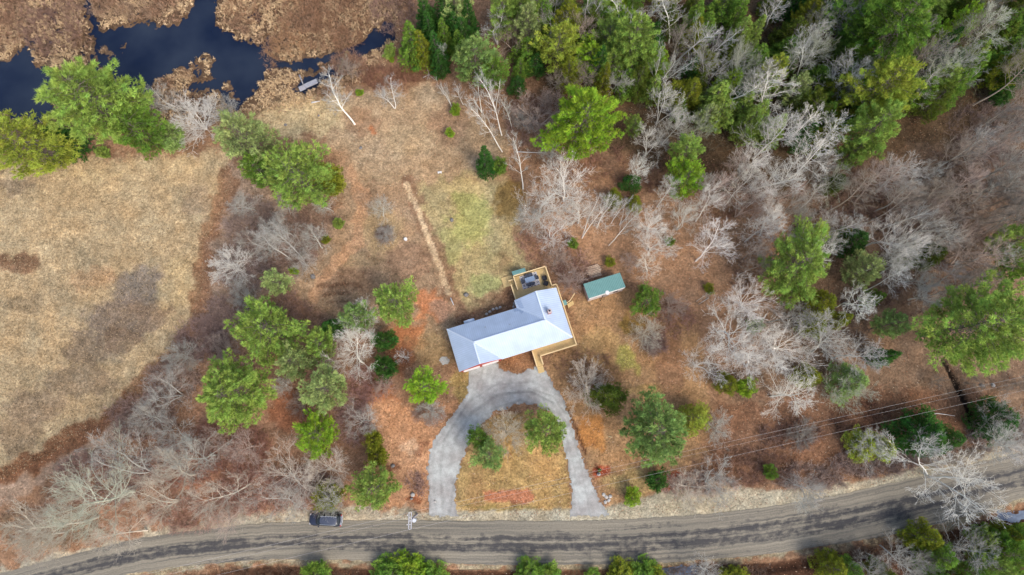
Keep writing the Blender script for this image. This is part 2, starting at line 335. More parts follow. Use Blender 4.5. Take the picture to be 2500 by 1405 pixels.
def build_ground():
    xs = np.concatenate([[-1500, -600, -250, -140], np.arange(-104, 104.01, .31), [140, 250, 600, 1500]])
    ys = np.concatenate([[-1500, -600, -200, -70], np.arange(-27, 84.01, .31), [110, 160, 400, 1500]])
    X, Y = np.meshgrid(xs, ys); px, py = project(X, Y)
    inside = (np.abs(X) < 120) & (Y > -40) & (Y < 100)
    pxc, pyc = np.clip(px, -400, 2900), np.clip(py, -300, 1700)
    wd = water_sd(pxc, pyc) / 15.0
    Z = np.where(inside, -0.75 * (1 - sstep(-1.0, .35, wd)), 0)
    rough = (fbm(X * 1.3, Y * 1.3, 91, 3) - .5) * .10
    road = (pyc > road_edge_up(pxc) - 30) & (pyc < road_edge_lo(pxc) + 12)
    yard = (pxc > 1020) & (pxc < 1540) & (pyc > 640)
    Z = Z + np.where(inside & ~road & ~yard, rough, 0) - np.where(yard | road, .02, 0)
    # ditch on the far side of the road, shallow brook bed
    dd = line_d(pxc, pyc, [(640, 1396), (1000, 1404), (1450, 1404), (1860, 1390), (2201, 1340)])
    Z = Z - np.where(inside, .7 * (1 - sstep(3, 16, dd)), 0)
    db = line_d(pxc, pyc, [(2305, 880), (2322, 915), (2345, 960), (2368, 1010), (2376, 1060)])
    Z = Z - np.where(inside, .5 * (1 - sstep(2, 9, db)), 0)
    col = ground_colour(pxc, pyc)
    V = np.stack([X, Y, Z], -1).reshape(-1, 3)
    ny, nx = X.shape; i = np.arange(ny * nx).reshape(ny, nx)
    F = np.stack([i[:-1, :-1], i[:-1, 1:], i[1:, 1:], i[1:, :-1]], -1).reshape(-1, 4)
    m, t, b = nodes('ground_soil')
    a = N(t, 'ShaderNodeAttribute', attribute_name='col'); tc = N(t, 'ShaderNodeTexCoord')
    n1 = N(t, 'ShaderNodeTexNoise', Scale=3.0, Detail=7, Roughness=.85); n2 = N(t, 'ShaderNodeTexNoise', Scale=.9, Detail=5, Roughness=.6)
    vo = N(t, 'ShaderNodeTexVoronoi', Scale=3.2)
    for n in (n1, n2, vo): t.links.new(tc.outputs['Object'], n.inputs['Vector'])
    r1 = N(t, 'ShaderNodeMapRange'); r1.inputs['From Min'].default_value = .32; r1.inputs['From Max'].default_value = .68; r1.inputs['To Min'].default_value = .36; r1.inputs['To Max'].default_value = 1.62
    r2 = N(t, 'ShaderNodeMapRange'); r2.inputs['From Min'].default_value = .3; r2.inputs['From Max'].default_value = .7; r2.inputs['To Min'].default_value = .78; r2.inputs['To Max'].default_value = 1.2
    r3 = N(t, 'ShaderNodeMapRange'); r3.inputs['To Min'].default_value = .82; r3.inputs['To Max'].default_value = 1.15
    t.links.new(n1.outputs['Fac'], r1.inputs['Value']); t.links.new(n2.outputs['Fac'], r2.inputs['Value'])
    sp = N(t, 'ShaderNodeSeparateColor'); t.links.new(vo.outputs['Color'], sp.inputs[0]); t.links.new(sp.outputs[0], r3.inputs['Value'])
    m1 = N(t, 'ShaderNodeMath', operation='MULTIPLY'); m2 = N(t, 'ShaderNodeMath', operation='MULTIPLY')
    t.links.new(r1.outputs[0], m1.inputs[0]); t.links.new(r2.outputs[0], m1.inputs[1]); t.links.new(m1.outputs[0], m2.inputs[0]); t.links.new(r3.outputs[0], m2.inputs[1])
    vm = N(t, 'ShaderNodeVectorMath', operation='SCALE'); t.links.new(a.outputs['Color'], vm.inputs[0]); t.links.new(m2.outputs[0], vm.inputs['Scale'])
    t.links.new(vm.outputs[0], b.inputs['Base Color']); b.inputs['Roughness'].default_value = .95; b.inputs['Specular IOR Level'].default_value = .1
    bp = N(t, 'ShaderNodeBump', Strength=.9, Distance=.12); t.links.new(n1.outputs['Fac'], bp.inputs['Height']); t.links.new(bp.outputs[0], b.inputs['Normal'])
    me = mesh_np('ground', V, F, m, {'col': col.reshape(-1, 3)}, 4, True)
    link('ground', me, kind='structure')
build_ground()

# water
m, t, b = nodes('pond_water'); tc = N(t, 'ShaderNodeTexCoord'); nz = N(t, 'ShaderNodeTexNoise', Scale=.08, Detail=4)
cr = N(t, 'ShaderNodeValToRGB'); cr.color_ramp.elements[0].position = .35; cr.color_ramp.elements[0].color = (.003, .007, .022, 1)
cr.color_ramp.elements[1].position = .68; cr.color_ramp.elements[1].color = (.022, .030, .046, 1)  # paler grey-blue patches in the colour imitate uneven reflections
t.links.new(tc.outputs['Object'], nz.inputs['Vector']); t.links.new(nz.outputs['Fac'], cr.inputs[0]); t.links.new(cr.outputs[0], b.inputs['Base Color'])
b.inputs['Roughness'].default_value = .08; b.inputs['Specular IOR Level'].default_value = .35
n2 = N(t, 'ShaderNodeTexNoise', Scale=2.5, Detail=3); t.links.new(tc.outputs['Object'], n2.inputs['Vector'])
bp = N(t, 'ShaderNodeBump', Strength=.12, Distance=.05); t.links.new(n2.outputs['Fac'], bp.inputs['Height']); t.links.new(bp.outputs[0], b.inputs['Normal'])
M_WATER = m
def flat(name, pts, z, mt, **props):
    me = bpy.data.meshes.new(name); me.from_pydata([(x, y, z) for x, y in pts], [], [tuple(range(len(pts)))]); me.materials.append(mt)
    return link(name, me, None, **props)
x0, y0 = at(-500, 340); x1, y1 = at(1080, -250)
flat('water', [(-130, 38), (-12, 38), (-12, 100), (-130, 100)], -.28, M_WATER, kind='structure')
flat('stream_pool', [at(2405, 1236), at(2405, 1284), at(2560, 1284), at(2560, 1230)], -.3, mat('grey_pool', (.10, .13, .18), .15, 0, .3, 1.5), kind='structure')
flat('ditch_pool', [at(1610, 1380), at(1610, 1416), at(1730, 1416), at(1730, 1380)], -.45, mat('grey_ditch', (.10, .13, .18), .15, 0, .3, 1.5), kind='structure')

# ------------------------------------------------------------------ road and driveway sheets
def build_road():
    n = 420; u = np.linspace(-280, 2780, n); K = 13
    V = []; uv = []
    k = np.exp(-np.linspace(-2, 2, 25) ** 2); k /= k.sum()
    up = np.convolve(np.pad(road_edge_up(u), 12, 'edge'), k, 'valid'); lo = np.convolve(np.pad(road_edge_lo(u), 12, 'edge'), k, 'valid')
    up = up + (fbm(u / 12, u * 0, 4) - .5) * 5; lo = lo + (fbm(u / 9, u * 0 + 5, 8) - .5) * 7
    s = 0; last = None
    for i in range(n):
        a = np.array(at(u[i], up[i])); c = np.array(at(u[i], lo[i])); mid = (a + c) / 2
        if last is not None: s += np.linalg.norm(mid - last)
        last = mid
        for j in range(K):
            f = j / (K - 1); p = a * (1 - f) + c * f
            V.append((p[0], p[1], .03 + .06 * math.sin(math.pi * f))); uv.append((s, f * np.linalg.norm(a - c)))
    i = np.arange(n * K).reshape(n, K)
    F = np.stack([i[:-1, :-1], i[:-1, 1:], i[1:, 1:], i[1:, :-1]], -1).reshape(-1, 4)[:, ::-1]
    uv = np.array(uv); f = np.tile(np.linspace(0, 1, K), n)
    m, t, b = nodes('dirt_road')
    a = N(t, 'ShaderNodeAttribute', attribute_name='along'); sx = N(t, 'ShaderNodeSeparateXYZ'); t.links.new(a.outputs['Vector'], sx.inputs[0])
    def noise(sxl, syl, det, seed):
        cx = N(t, 'ShaderNodeMath', operation='MULTIPLY'); cx.inputs[1].default_value = sxl; t.links.new(sx.outputs[0], cx.inputs[0])
        cy = N(t, 'ShaderNodeMath', operation='MULTIPLY'); cy.inputs[1].default_value = syl; t.links.new(sx.outputs[1], cy.inputs[0])
        cb = N(t, 'ShaderNodeCombineXYZ'); cb.inputs[2].default_value = seed; t.links.new(cx.outputs[0], cb.inputs[0]); t.links.new(cy.outputs[0], cb.inputs[1])
        z = N(t, 'ShaderNodeTexNoise', Scale=1, Detail=det, Roughness=.65); t.links.new(cb.outputs[0], z.inputs['Vector']); return z.outputs['Fac']
    n1 = noise(.10, 1.5, 6, 1.3); n2 = noise(.9, 1.1, 5, 4.2); n3 = noise(4, 6, 4, 9.1); n4 = noise(.03, 3.5, 3, 2.2)
    # dark wheel tracks down the middle, from the f attribute (0 = house side, 1 = far side)
    fr = N(t, 'ShaderNodeValToRGB'); e = fr.color_ramp.elements
    e[0].position = 0; e[0].color = (.15,) * 3 + (1,); e[1].position = 1; e[1].color = (.15,) * 3 + (1,)
    for p, v in ((.16, .25), (.30, .42), (.40, .85), (.48, .55), (.58, .9), (.70, .6), (.80, .2), (.9, .38)):
        q = e.new(p); q.color = (v, v, v, 1)
    t.links.new(sx.outputs[2], fr.inputs[0])
    def mth(op, x, y):
        q = N(t, 'ShaderNodeMath', operation=op)
        for k2, z in enumerate((x, y)):
            if isinstance(z, (int, float)): q.inputs[k2].default_value = z
            else: t.links.new(z, q.inputs[k2])
        return q.outputs[0]
    s1 = mth('ADD', mth('MULTIPLY', n1, .55), mth('MULTIPLY', n2, .45))
    mask = mth('ADD', s1, mth('MULTIPLY', mth('SUBTRACT', fr.outputs[0], .55), .28))
    mr = N(t, 'ShaderNodeMapRange'); mr.inputs['From Min'].default_value = .47; mr.inputs['From Max'].default_value = .60; t.links.new(mask, mr.inputs['Value'])
    base = N(t, 'ShaderNodeMix', data_type='RGBA'); base.inputs[6].default_value = (*C(112, 107, 97), 1); base.inputs[7].default_value = (*C(152, 143, 124), 1)
    q = N(t, 'ShaderNodeMapRange'); q.inputs['From Min'].default_value = .35; q.inputs['From Max'].default_value = .65; t.links.new(n4, q.inputs['Value']); t.links.new(q.outputs[0], base.inputs[0])
    dk = N(t, 'ShaderNodeMix', data_type='RGBA'); dk.inputs[7].default_value = (*C(62, 62, 66), 1); t.links.new(base.outputs[2], dk.inputs[6]); t.links.new(mth('MULTIPLY', mr.outputs[0], .85), dk.inputs[0])
    vm = N(t, 'ShaderNodeVectorMath', operation='SCALE'); t.links.new(dk.outputs[2], vm.inputs[0])
    t.links.new(mth('ADD', mth('MULTIPLY', n3, .9), .55), vm.inputs['Scale'])
    t.links.new(vm.outputs[0], b.inputs['Base Color']); b.inputs['Roughness'].default_value = .9; b.inputs['Specular IOR Level'].default_value = .15
    bp = N(t, 'ShaderNodeBump', Strength=.5, Distance=.04); t.links.new(n3, bp.inputs['Height']); t.links.new(bp.outputs[0], b.inputs['Normal'])
    me = mesh_np('road', V, F, m, None, 4, True)
    at_ = me.attributes.new('along', 'FLOAT_VECTOR', 'POINT')
    at_.data.foreach_set('vector', np.stack([uv[:, 0], uv[:, 1], f], 1).astype(np.float32).ravel())
    link('road', me, kind='structure')
build_road()

TRACKS = [([(1180, 900), (1160, 960), (1120, 1020), (1085, 1075), (1075, 1140), (1082, 1255)], 5, .25), ([(1150, 920), (1140, 975), (1098, 1030), (1062, 1090), (1056, 1150), (1064, 1255)], 4, .15),
          ([(1110, 1170), (1098, 1255)], 6, .35), ([(1110, 1075), (1150, 1010), (1215, 965), (1290, 955), (1350, 985), (1385, 1040)], 6, .28), ([(1080, 1080), (1140, 985), (1210, 940), (1300, 932), (1360, 965)], 4, .2),
          ([(1240, 960), (1300, 958), (1352, 985)], 3, .35), ([(1290, 948), (1350, 968), (1380, 1010)], 3, .35), ([(1385, 1020), (1415, 1120), (1440, 1255)], 4, .2), ([(1375, 1040), (1400, 1130), (1418, 1255)], 4, .18), ([(1200, 1000), (1270, 978), (1340, 1000)], 5, .3)]
def grid_sheet(name, sdf, bbox, step, z, mt, **props):     # an irregular sheet cut from a fine grid
    xs = np.arange(bbox[0], bbox[1], step); ys = np.arange(bbox[2], bbox[3], step)
    X, Y = np.meshgrid(xs, ys); px, py = project(X, Y); inside = sdf(px, py) < 0
    ny, nx = X.shape; i = np.arange(ny * nx).reshape(ny, nx)
    ok = inside[:-1, :-1] & inside[:-1, 1:] & inside[1:, 1:] & inside[1:, :-1]
    F = np.stack([i[:-1, :-1], i[:-1, 1:], i[1:, 1:], i[1:, :-1]], -1)[ok]
    used, inv = np.unique(F, return_inverse=True)
    V = np.stack([X, Y, np.full(X.shape, z)], -1).reshape(-1, 3)[used]
    qx, qy = px.reshape(-1)[used], py.reshape(-1)[used]
    k = np.ones(len(qx))
    for L, w, st in TRACKS: k *= 1 - .75 * st * (1 - sstep(w * .3, w, line_d(qx + (fbm(qx / 9, qy / 9, 5) - .5) * 5, qy, L))) * (.4 + .9 * fbm(qx / 10, qy / 10, 8))
    ed = sdf(qx, qy); k *= 1 - .22 * sstep(-9, -1, ed)          # worn-in soil along the margins
    link(name, mesh_np(name, V, inv.reshape(-1, 4), mt, {'wear': k}, 4), **props)
DRIVE = [(1145, 888), (1142, 940), (1136, 965), (1108, 1008), (1068, 1058), (1046, 1098), (1041, 1150), (1046, 1205), (1044, 1262), (1120, 1264), (1112, 1220), (1113, 1180), (1128, 1130), (1146, 1085), (1175, 1040), (1210, 1008), (1255, 990), (1310, 990), (1345, 1010), (1368, 1060), (1382, 1120), (1393, 1180), (1396, 1225), (1388, 1262), (1492, 1262), (1466, 1222), (1446, 1180), (1426, 1125), (1408, 1070), (1392, 1015), (1372, 970), (1345, 925), (1328, 894), (1302, 896), (1272, 912), (1230, 906), (1214, 884), (1200, 876)]
def drive_sd(px, py):
    wx = px + (fbm(px / 7, py / 7, 61, 4) - .5) * 15; wy = py + (fbm(px / 7, py / 7, 63, 4) - .5) * 15
    return poly_sd(wx, wy, DRIVE)
m, t, b = nodes('gravel'); tc = N(t, 'ShaderNodeTexCoord')
n1 = N(t, 'ShaderNodeTexNoise', Scale=9, Detail=5, Roughness=.8); n2 = N(t, 'ShaderNodeTexNoise', Scale=.35, Detail=4); n3 = N(t, 'ShaderNodeTexNoise', Scale=1.2, Detail=5)
for n in (n1, n2, n3): t.links.new(tc.outputs['Object'], n.inputs['Vector'])
cr = N(t, 'ShaderNodeValToRGB'); cr.color_ramp.elements[0].position = .36; cr.color_ramp.elements[0].color = (*C(164, 160, 154), 1)
cr.color_ramp.elements[1].position = .62; cr.color_ramp.elements[1].color = (*C(188, 190, 184), 1); t.links.new(n2.outputs['Fac'], cr.inputs[0])
ad = N(t, 'ShaderNodeMath', operation='MULTIPLY'); r1 = N(t, 'ShaderNodeMapRange'); r1.inputs['From Min'].default_value = .3; r1.inputs['From Max'].default_value = .7; r1.inputs['To Min'].default_value = .68; r1.inputs['To Max'].default_value = 1.25
r2 = N(t, 'ShaderNodeMapRange'); r2.inputs['From Min'].default_value = .3; r2.inputs['From Max'].default_value = .7; r2.inputs['To Min'].default_value = .8; r2.inputs['To Max'].default_value = 1.15
t.links.new(n1.outputs['Fac'], r1.inputs['Value']); t.links.new(n3.outputs['Fac'], r2.inputs['Value']); t.links.new(r1.outputs[0], ad.inputs[0]); t.links.new(r2.outputs[0], ad.inputs[1])
vm = N(t, 'ShaderNodeVectorMath', operation='SCALE'); t.links.new(cr.outputs[0], vm.inputs[0]); t.links.new(ad.outputs[0], vm.inputs['Scale']); wa = N(t, 'ShaderNodeAttribute', attribute_name='wear'); vw = N(t, 'ShaderNodeVectorMath', operation='SCALE'); t.links.new(vm.outputs[0], vw.inputs[0]); t.links.new(wa.outputs['Fac'], vw.inputs['Scale']); t.links.new(vw.outputs[0], b.inputs['Base Color'])
b.inputs['Roughness'].default_value = .9; bp = N(t, 'ShaderNodeBump', Strength=.6, Distance=.04); t.links.new(n1.outputs['Fac'], bp.inputs['Height']); t.links.new(bp.outputs[0], b.inputs['Normal'])
bx0, by1 = at(1030, 860); bx1, by0 = at(1510, 1262)
grid_sheet('driveway', drive_sd, (bx0, bx1, by0 - .6, by1), .16, .022, m, kind='structure')
M_GRAVEL = m
grid_sheet('gravel_patch', lambda x, y: poly_sd(x + (fbm(x / 5, y / 5, 2) - .5) * 6, y, [(1070, 880), (1078, 870), (1092, 870), (1100, 880), (1096, 890), (1080, 892)]), (*sorted((at(1065, 880)[0], at(1105, 880)[0])), *sorted((at(1080, 895)[1], at(1080, 865)[1]))), .12, .02, M_GRAVEL, kind='structure')

# ------------------------------------------------------------------ countless small stuff: sedge, leaf litter, dry grass, brush
def blades(Cn, D, size, width, spread, nb, jit, tint=None, droop=0):
    n = len(Cn); Cn = np.repeat(Cn, nb, 0); D = np.repeat(D, nb, 0); size = np.repeat(size, nb) * rng.uniform(.7, 1.25, n * nb); width = np.repeat(width, nb)
    base = Cn + rng.normal(0, 1, Cn.shape) * jit
    d = D + rng.normal(0, 1, D.shape) * spread; d /= np.linalg.norm(d, axis=1)[:, None] + 1e-9
    d[:, 2] -= droop
    r = rng.normal(0, 1, D.shape); w = np.cross(d, r); w /= np.linalg.norm(w, axis=1)[:, None] + 1e-9
    w *= (width / 2)[:, None]
    V = np.stack([base - w, base + w, base + d * size[:, None]], 1).reshape(-1, 3)
    F = np.arange(len(V)).reshape(-1, 3)
    T = None if tint is None else np.repeat(np.repeat(tint, nb, 0), 3, 0)
    return V, F, T
def pts_in(n, bbox):
    px = rng.uniform(bbox[0], bbox[1], n); py = rng.uniform(bbox[2], bbox[3], n); return px, py
def atv(px, py): X, Y = at(px, py); return np.stack([X, Y, np.zeros_like(X)], 1)
def stuff(name, V, F, col, label=None):
    me = mesh_np(name, V, F, M_COL, {'col': col}); o = link(name, me, kind='stuff')
    if label: o['label'] = label
    return o
# sedge tussocks in the marsh
px, py = pts_in(36000, (-60, 1010, -110, 320))
wd = water_sd(px, py); md = poly_sd(px, py, MARSH)
keep = (wd > 3) & (md < 12 + rng.normal(0, 8, len(px))) & (rng.uniform(0, 1, len(px)) < .30 + .75 * (fbm(px / 9, py / 9, 71, 3) > .44))
px, py = px[keep], py[keep]; P = atv(px, py); n = len(P)
D = np.tile([0, 0, 1.], (n, 1)); tv = fbm(px / 50, py / 50, 12)[:, None]; tv2 = rng.uniform(.7, 1.35, (n, 1)); wk = np.exp(-np.clip(water_sd(px, py), 0, 200) / 14)[:, None]; tv = np.clip(tv + .22 * wk, 0, 1)
colr = (np.array(C(216, 186, 144)) * sstep(.35, .65, tv) + np.array(C(158, 124, 98)) * (1 - sstep(.35, .65, tv))) * tv2
V, F, T = blades(P, D, rng.uniform(.3, .55, n), np.full(n, .16), .85, 8, .10, colr)
stuff('marsh_sedge', V, F, T, 'straw coloured sedge tussocks filling the marsh')
# leaf litter
px, py = pts_in(95000, (-40, 2540, -40, 1440))
ok = (poly_sd(px, py, FIELD) > -10) & (water_sd(px, py, False) > 4) & (poly_sd(px, py, MARSH) > 6) & ~((py > road_edge_up(px) - 6) & (py < road_edge_lo(px) + 4)) & (drive_sd(px, py) > 3)
dens = .25 + .75 * (fbm(px / 70, py / 70, 44) > .42); dens = np.where(poly_sd(px, py, LAWN) < 5, .25, dens); ok &= rng.uniform(0, 1, len(px)) < dens
px, py = px[ok], py[ok]; P = atv(px, py); P[:, 2] = rng.uniform(.03, .10, len(P)); n = len(P)
pal = np.array([C(206, 164, 130), C(178, 116, 78), C(150, 84, 50), C(224, 196, 168), C(104, 66, 46)]); ch = rng.choice(5, n, p=[.27, .27, .22, .06, .18])
a = rng.uniform(0, 2 * np.pi, n); D = np.stack([np.cos(a), np.sin(a), np.full(n, .1)], 1)
V, F, T = blades(P, D, rng.uniform(.10, .22, n), np.full(n, .12), .12, 1, .02, pal[ch] * np.array([1, 1.06, 1.06]) * rng.uniform(.7, 1.2, (n, 1)))
stuff('leaf_litter', V, F, T, 'fallen brown leaves scattered over the ground')
# dry grass in the field
px, py = pts_in(62000, (-40, 570, 370, 1240)); ok = poly_sd(px, py, FIELD) < 0; px, py = px[ok], py[ok]; P = atv(px, py); n = len(P)
gv = ground_colour(px, py); D = np.tile([.25, .35, 1.], (n, 1))
V, F, T = blades(P, D, rng.uniform(.14, .30, n), np.full(n, .09), .55, 2, .07, np.where(rng.uniform(0, 1, (n, 1)) < .42, np.array(C(198, 172, 134)) * rng.uniform(.75, 1.15, (n, 1)), gv * rng.uniform(.5, 1.5, (n, 1))))
stuff('dry_grass', V, F, T, 'matted straw coloured grass on the field')
# short grass of lawns
px, py = pts_in(40000, (760, 1760, 420, 1250)); keepg = (ground_colour(px, py)[:, 1] > .19) & (drive_sd(px, py) > 3)
hx, hy = np.array([(1085, 800), (1275, 650), (1400, 650), (1415, 845), (1320, 905), (1120, 910)]).T
keepg &= poly_sd(px, py, list(zip(hx, hy))) > 2
px, py = px[keepg], py[keepg]; P = atv(px, py); n = len(P); gv = ground_colour(px, py)
V, F, T = blades(P, np.tile([0, 0, 1.], (n, 1)), rng.uniform(.08, .18, n), np.full(n, .07), .6, 2, .06, gv * rng.uniform(.6, 1.5, (n, 1)) * np.array([.95, 1.08, .85]))
stuff('lawn_grass', V, F, T, 'short patchy grass of the lawns')
# leafless brush thickets
BRUSH = [  # px, py, rx, ry, count, colour, height
    (130, 60, 75, 70, 150, (132, 104, 92), 1.3), (310, 10, 90, 40, 110, (146, 120, 100), 1.1), (790, 55, 110, 70, 260, (140, 106, 82), 1.2), (700, 110, 50, 40, 60, (166, 130, 96), 1),
    (850, 160, 40, 25, 60, (150, 116, 96), 1.6), (940, 190, 60, 25, 90, (136, 98, 80), 1.2), (960, 30, 50, 50, 80, (140, 112, 100), 1.6), (1020, 180, 60, 18, 70, (130, 92, 72), 1.2), (600, 20, 50, 40, 60, (150, 116, 90), 1.1), (20, 60, 40, 60, 60, (140, 108, 88), 1.1), (660, 140, 20, 40, 25, (140, 108, 88), 1),
    (620, 560, 60, 70, 170, (146, 126, 118), 2.2), (700, 590, 80, 60, 190, (150, 124, 112), 2.2), (760, 520, 50, 60, 90, (156, 126, 108), 2), (600, 660, 60, 50, 120, (150, 130, 124), 2), (560, 780, 60, 50, 120, (146, 124, 118), 2), (500, 830, 60, 50, 120, (144, 120, 114), 2), (720, 760, 40, 40, 60, (146, 116, 104), 1.8),
    (430, 930, 60, 50, 110, (152, 130, 120), 2), (350, 1020, 70, 50, 110, (150, 124, 114), 2), (560, 1090, 90, 60, 200, (152, 110, 96), 1.8), (430, 1140, 90, 50, 150, (156, 114, 98), 1.8), (250, 1170, 100, 60, 150, (150, 118, 106), 2), (640, 1200, 100, 50, 180, (160, 122, 108), 1.8), (470, 1250, 100, 35, 120, (158, 122, 106), 1.6), (120, 1290, 110, 45, 140, (154, 130, 106), 1.6), (760, 1190, 50, 50, 90, (150, 118, 106), 1.8),
    (860, 1020, 40, 60, 90, (152, 122, 116), 2), (900, 940, 50, 40, 70, (156, 118, 110), 1.8), (1050, 1010, 35, 25, 40, (156, 130, 118), 1.5), (480, 1300, 60, 15, 40, (160, 130, 120), 1.4), (940, 575, 18, 18, 40, (150, 128, 120), 1.0), (1020, 1180, 30, 25, 30, (156, 126, 116), 1.2),
    (1330, 600, 70, 40, 60, (160, 122, 104), 1.6), (1400, 660, 40, 40, 50, (150, 118, 106), 1.8), (1600, 840, 22, 22, 60, (136, 110, 104), 1.5), (1640, 780, 50, 40, 60, (156, 120, 108), 1.6), (1430, 900, 70, 40, 60, (146, 112, 90), 1.4),
    (1820, 1140, 120, 40, 120, (140, 108, 92), 1.5), (1700, 1180, 90, 28, 110, (168, 144, 132), 1.3), (1980, 1165, 90, 28, 110, (152, 132, 122), 1.4), (2130, 1130, 100, 30, 130, (146, 126, 118), 1.6), (2300, 1110, 90, 30, 90, (150, 136, 126), 1.6), (1930, 1060, 70, 35, 80, (126, 100, 90), 1.4), (2440, 1060, 80, 40, 100, (150, 136, 130), 1.8), (2100, 1020, 70, 40, 60, (126, 90, 74), 1.3),
    (2200, 560, 160, 90, 200, (128, 106, 98), 2), (2380, 480, 150, 120, 260, (124, 106, 98), 2.2), (2100, 470, 120, 70, 120, (134, 104, 90), 1.8), (2420, 330, 100, 80, 160, (126, 108, 102), 2.2), (2250, 700, 120, 70, 120, (120, 96, 86), 1.8), (2030, 800, 90, 60, 110, (116, 98, 88), 1.8), (1880, 650, 100, 80, 90, (140, 108, 92), 1.6), (1760, 470, 100, 60, 90, (140, 104, 86), 1.6), (1500, 420, 150, 60, 110, (140, 104, 88), 1.6), (1300, 300, 60, 60, 70, (150, 120, 108), 1.8), (1440, 200, 80, 60, 90, (136, 100, 80), 1.8),
    (1700, 250, 150, 120, 200, (112, 100, 82), 2), (1950, 180, 160, 140, 220, (96, 94, 72), 2), (2330, 120, 160, 120, 220, (106, 104, 78), 2), (2130, 1340, 200, 30, 160, (110, 92, 80), 1.6), (2350, 1370, 130, 40, 140, (104, 100, 74), 1.8), (1750, 1392, 120, 14, 60, (110, 90, 78), 1.4), (700, 1398, 160, 10, 50, (96, 74, 60), 1.2), (1480, 1400, 250, 8, 50, (90, 76, 56), 1.2), (2450, 1150, 60, 20, 40, (130, 116, 104), 1.4)]
Vs, Cs = [], []
for bx, by, rx, ry, cnt, c, hh in BRUSH:
    cnt = int(cnt * 1.7)
    r = np.sqrt(rng.uniform(0, 1, cnt)) * 1.1; a = rng.uniform(0, 2 * np.pi, cnt)
    qx, qy = bx + rx * r * np.cos(a), by + ry * r * np.sin(a)
    ok = (drive_sd(qx, qy) > 4) & ~((qy > road_edge_up(qx)) & (qy < road_edge_lo(qx)))
    P = atv(qx[ok], qy[ok]); n = len(P)
    if n == 0: continue
    tt = np.array(C(*c)) * rng.uniform(1.0, 1.75, (n, 1)) * np.array([1.03, 1.03, .97])
    stems = 9
    V, F, T = blades(P, np.tile([0, 0, 1.], (n, 1)), rng.uniform(.5, 1., n) * hh, np.full(n, .05), .55, stems, .12, tt)
    tips = V.reshape(-1, 3, 3); b0 = (tips[:, 0] + tips[:, 1]) / 2; d = tips[:, 2] - b0; fr = rng.uniform(.3, .8, (len(d), 1))
    Vs.append(V); Cs.append(T)
    L = np.linalg.norm(d, axis=1)
    V2, F2, T2 = blades(b0 + d * fr, d / L[:, None], L * .5, np.full(len(d), .028), .5, 4, .01, T[::3] * 1.12)
    Vs.append(V2); Cs.append(T2)
V = np.concatenate(Vs); stuff('brush_thicket', V, np.arange(len(V)).reshape(-1, 3), np.concatenate(Cs), 'leafless grey brown brush growing between the trees')

# ------------------------------------------------------------------ tree builders (prototype meshes shared by copies)
def tubes(segs, sides=3):
    A = np.array([s[0] for s in segs], float); B = np.array([s[1] for s in segs], float); R0 = np.array([s[2] for s in segs]); R1 = np.array([s[3] for s in segs])
    D = B - A; D /= np.linalg.norm(D, axis=1)[:, None] + 1e-9
    up = np.where(np.abs(D[:, 2:3]) < .9, [[0, 0, 1.]], [[1., 0, 0]]); X = np.cross(D, up); X /= np.linalg.norm(X, axis=1)[:, None]; Y = np.cross(X, D)
    a = np.arange(sides) * 2 * np.pi / sides
    ring = np.cos(a)[None, :, None] * X[:, None] + np.sin(a)[None, :, None] * Y[:, None]
    V = np.concatenate([A[:, None] + ring * R0[:, None, None], B[:, None] + ring * R1[:, None, None]], 1)
    k = np.arange(sides); k2 = (k + 1) % sides; q = np.stack([k, k2, sides + k2, sides + k], 1)
    F = (np.arange(len(A)) * 2 * sides)[:, None, None] + q[None]
    T = np.repeat(np.array([s[4] for s in segs]), 2 * sides)
    return V.reshape(-1, 3), F.reshape(-1, 4), T
BT_WARM = (1.0, .985, .92)
